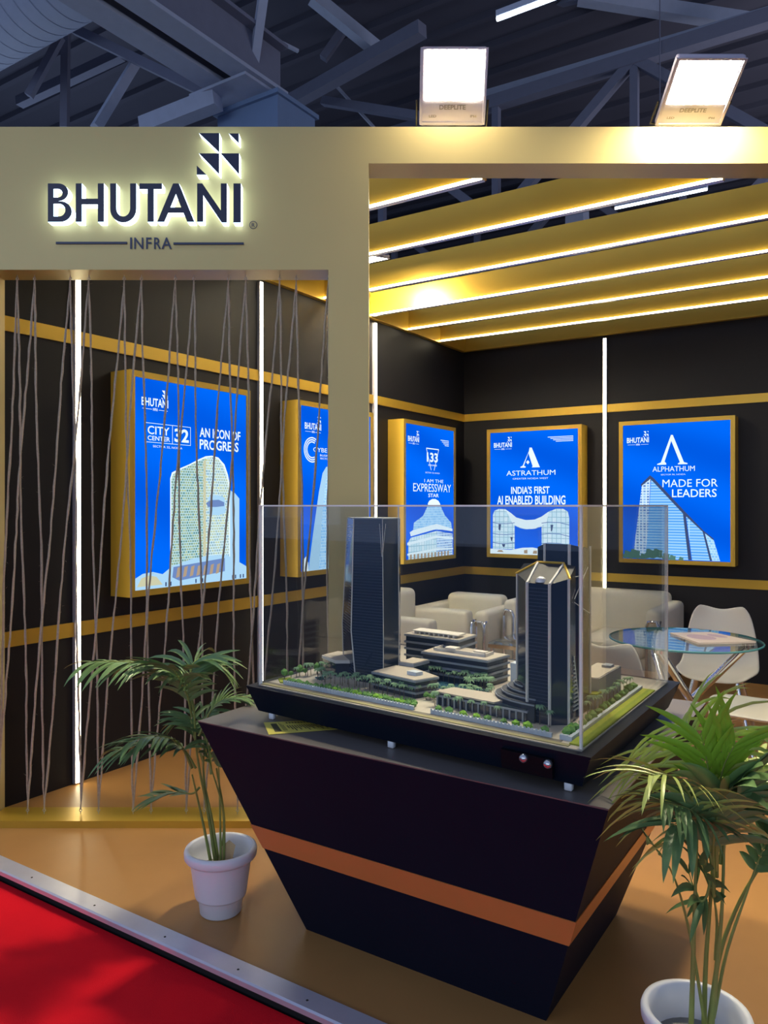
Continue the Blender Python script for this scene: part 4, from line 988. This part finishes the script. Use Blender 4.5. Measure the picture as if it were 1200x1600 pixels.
# paired girders running over the stand to the column
ZG = pc.z+.0
for k, (xa, xb) in enumerate(((90, 149), (178, 232))):
    X0, X1 = onz(xa, 0, ZG).x, onz(xb, 0, ZG).x; t = thing('roof_girder', '%s pale steel girder running up to the blue column head' % ('left' if k == 0 else 'right'), 'girder', ((X0+X1)/2, 6, ZG), 0, 'paired girders over the stand'); hw = (X1-X0)/2
    m = MB(); m.box(-hw, hw, -4, pc.y+.25-6, 0, .05); obj('lower_flange', m, SPACEL, t)
    m = MB(); m.box(-.02, .02, -4, pc.y+.25-6, .05, .62); obj('web', m, SPACE, t)
    m = MB(); m.box(-hw, hw, -4, pc.y+.25-6, .62, .67); obj('upper_flange', m, SPACE, t)
m = MB(); m.box(pc.x-wl-.02, pc.x-.1, pc.y-.5, pc.y+wr, pc.z-.04, pc.z-.002); obj('head_plate', m, SPACEL, hall_col)
# round duct
r_ = ray(3, 110); rad = .62; dist = 9.6; el = math.atan(r_.z/r_.y)+math.asin(rad/dist)
dc = (dist*cos(el), EYE+dist*sin(el)); x1 = onz(160, 35, dc[1]-rad).x
t = thing('air_duct', 'big ribbed round air duct under the hall roof, at the top left', 'duct', (-9.5, dc[0], dc[1]))
m = MB(); L0 = -6; L1 = 9.5+x1+1.2
m.tube([(L0, 0, 0), (L1, 0, 0)], rad, 40, smooth=True); obj('pipe', m, SPACEL, t)
m = MB()
for k in range(int((L1-L0)/.26)): m.tube([(L0+.26*k, 0, 0), (L0+.26*k+.02, 0, 0)], rad+.007, 40, cap=False)
obj('ribs', m, SPACEL, t, kind='stuff')
# trusses further back
def at2(q): return at(*q)
def member(t, a, b_, w_, m_=SPACE, name='strut'): obj(name, bar_('', '', [(a, b_)], w_, m_), m_, t, True)
def truss(label, y, x0, x1, z0, z1, n, w_, m_=SPACE):
    t = thing('roof_truss', label, 'truss', ((x0+x1)/2, y, z0), 0, 'steel trusses under the hall roof')
    member(t, Vector((x0, y, z0)), Vector((x1, y, z0)), w_*1.4, m_, 'chord'); member(t, Vector((x0, y, z1)), Vector((x1, y, z1)), w_*1.4, m_, 'chord'); d = (x1-x0)/n
    for k in range(n):
        za, zb = (z0, z1) if k % 2 == 0 else (z1, z0); member(t, Vector((x0+d*k, y, za)), Vector((x0+d*(k+1), y, zb)), w_, m_)
    for k in range(n+1): member(t, Vector((x0+d*k, y, z0)), Vector((x0+d*k, y, z1)), w_*.8, m_, 'post')
truss('first steel truss behind the stand, crossing the hall just past the column', 13.0, -16, 9, 6.7, 8.9, 10, .16)
truss('steel truss farthest back, beyond the other two', 26.0, -26, 14, 7.4, 9.8, 14, .2)
truss('middle steel truss between the nearest and the farthest', 19.0, -20, 12, 7.2, 9.6, 12, .18)
t = thing('roof_bracing', 'loose diagonal braces and rods above the gold sign board', 'bracing', tuple(at(300, 150, 12)))
for a, b_, d0, d1, w_, m_ in (((150, 200), (215, 93), 11, 11.5, .13, SPACEL), ((115, 45), (335, 152), 11.5, 10.6, .13, SPACE), ((103, 45), (101, 200), 13, 13, .12, SPACE), ((45, 150), (95, 58), 12.5, 12.5, .11, SPACE),
                        ((30, 160), (190, 85), 14, 13, .16, SPACE), ((225, 200), (340, 155), 10.5, 10.1, .22, SPACEL), ((411, -5), (396, 104), 9.6, 10, .11, SPACEL), ((300, -3), (466, 80), 11, 12, .045, SPACEL),
                        ((488, -5), (590, 78), 13, 13.5, .20, SPACEL), ((575, -8), (505, 92), 14, 14, .14, SPACE), ((455, 160), (660, 45), 14.5, 12.5, .22, SPACE), ((505, 158), (665, 184), 15, 14, .15, SPACE), ((520, 128), (585, 200), 15, 15, .05, SPACEL)):
    member(t, at(*a, d0), at(*b_, d1), w_, m_, 'brace')
t = thing('roof_gable', 'long pale roof beams meeting in a gable above the two floodlights', 'roof beam', tuple(at(950, 60, 15)))
for a, b_, d0, d1, w_, m_ in (((700, 170), (1210, 22), 15, 12, .20, SPACEL), ((590, 85), (780, 18), 16, 15, .20, SPACE), ((905, -6), (1175, 36), 13, 12.6, .22, SPACEL), ((1165, 38), (1215, 20), 12.6, 12.5, .2, SPACEL), ((900, 164), (990, 128), 17, 16, .12, SPACE), ((780, 26), (905, -6), 15, 13, .16, SPACE)):
    member(t, at(*a, d0), at(*b_, d1), w_, m_, 'beam')
m = MB(); p = at(902, 166, 18); m.hexa([p+Vector((-.3, -.3, -7)), p+Vector((.3, -.3, -7)), p+Vector((.3, .3, -7)), p+Vector((-.3, .3, -7))], [p+Vector((-.16, -.16, 0)), p+Vector((.16, -.16, 0)), p+Vector((.16, .16, 0)), p+Vector((-.16, .16, 0))])
tag(obj('far_pillar', m, SPACEL), 'small grey pillar far off between the two floodlights', 'pillar')
# two tube lights
def tube_light(label, a, b_, z):
    p, q = onz(*a, z), onz(*b_, z); t = thing('tube_light', label, 'tube light', tuple((p+q)/2))
    h = abs(q.x-p.x)/2
    m = MB(); m.box(-h, h, -.05, .05, .03, .09); obj('housing', m, SPACEL, t)
    m = MB(); m.tube([(-h, -.02, .015), (h, -.02, .015)], .022, 10); obj('tube', m, LEDT, t)
    m = MB(); m.tube([(0, 0, .09), (0, 0, 10.1-z)], .01, 5); obj('hanger', m, SPACE, t)
tube_light('cold white tube light high up under the roof at the top edge', (778, 34), (890, -8), 6.4)
tube_light('cold white tube light seen between the gold ceiling beams', (962, 328), (1105, 297), 6.4)
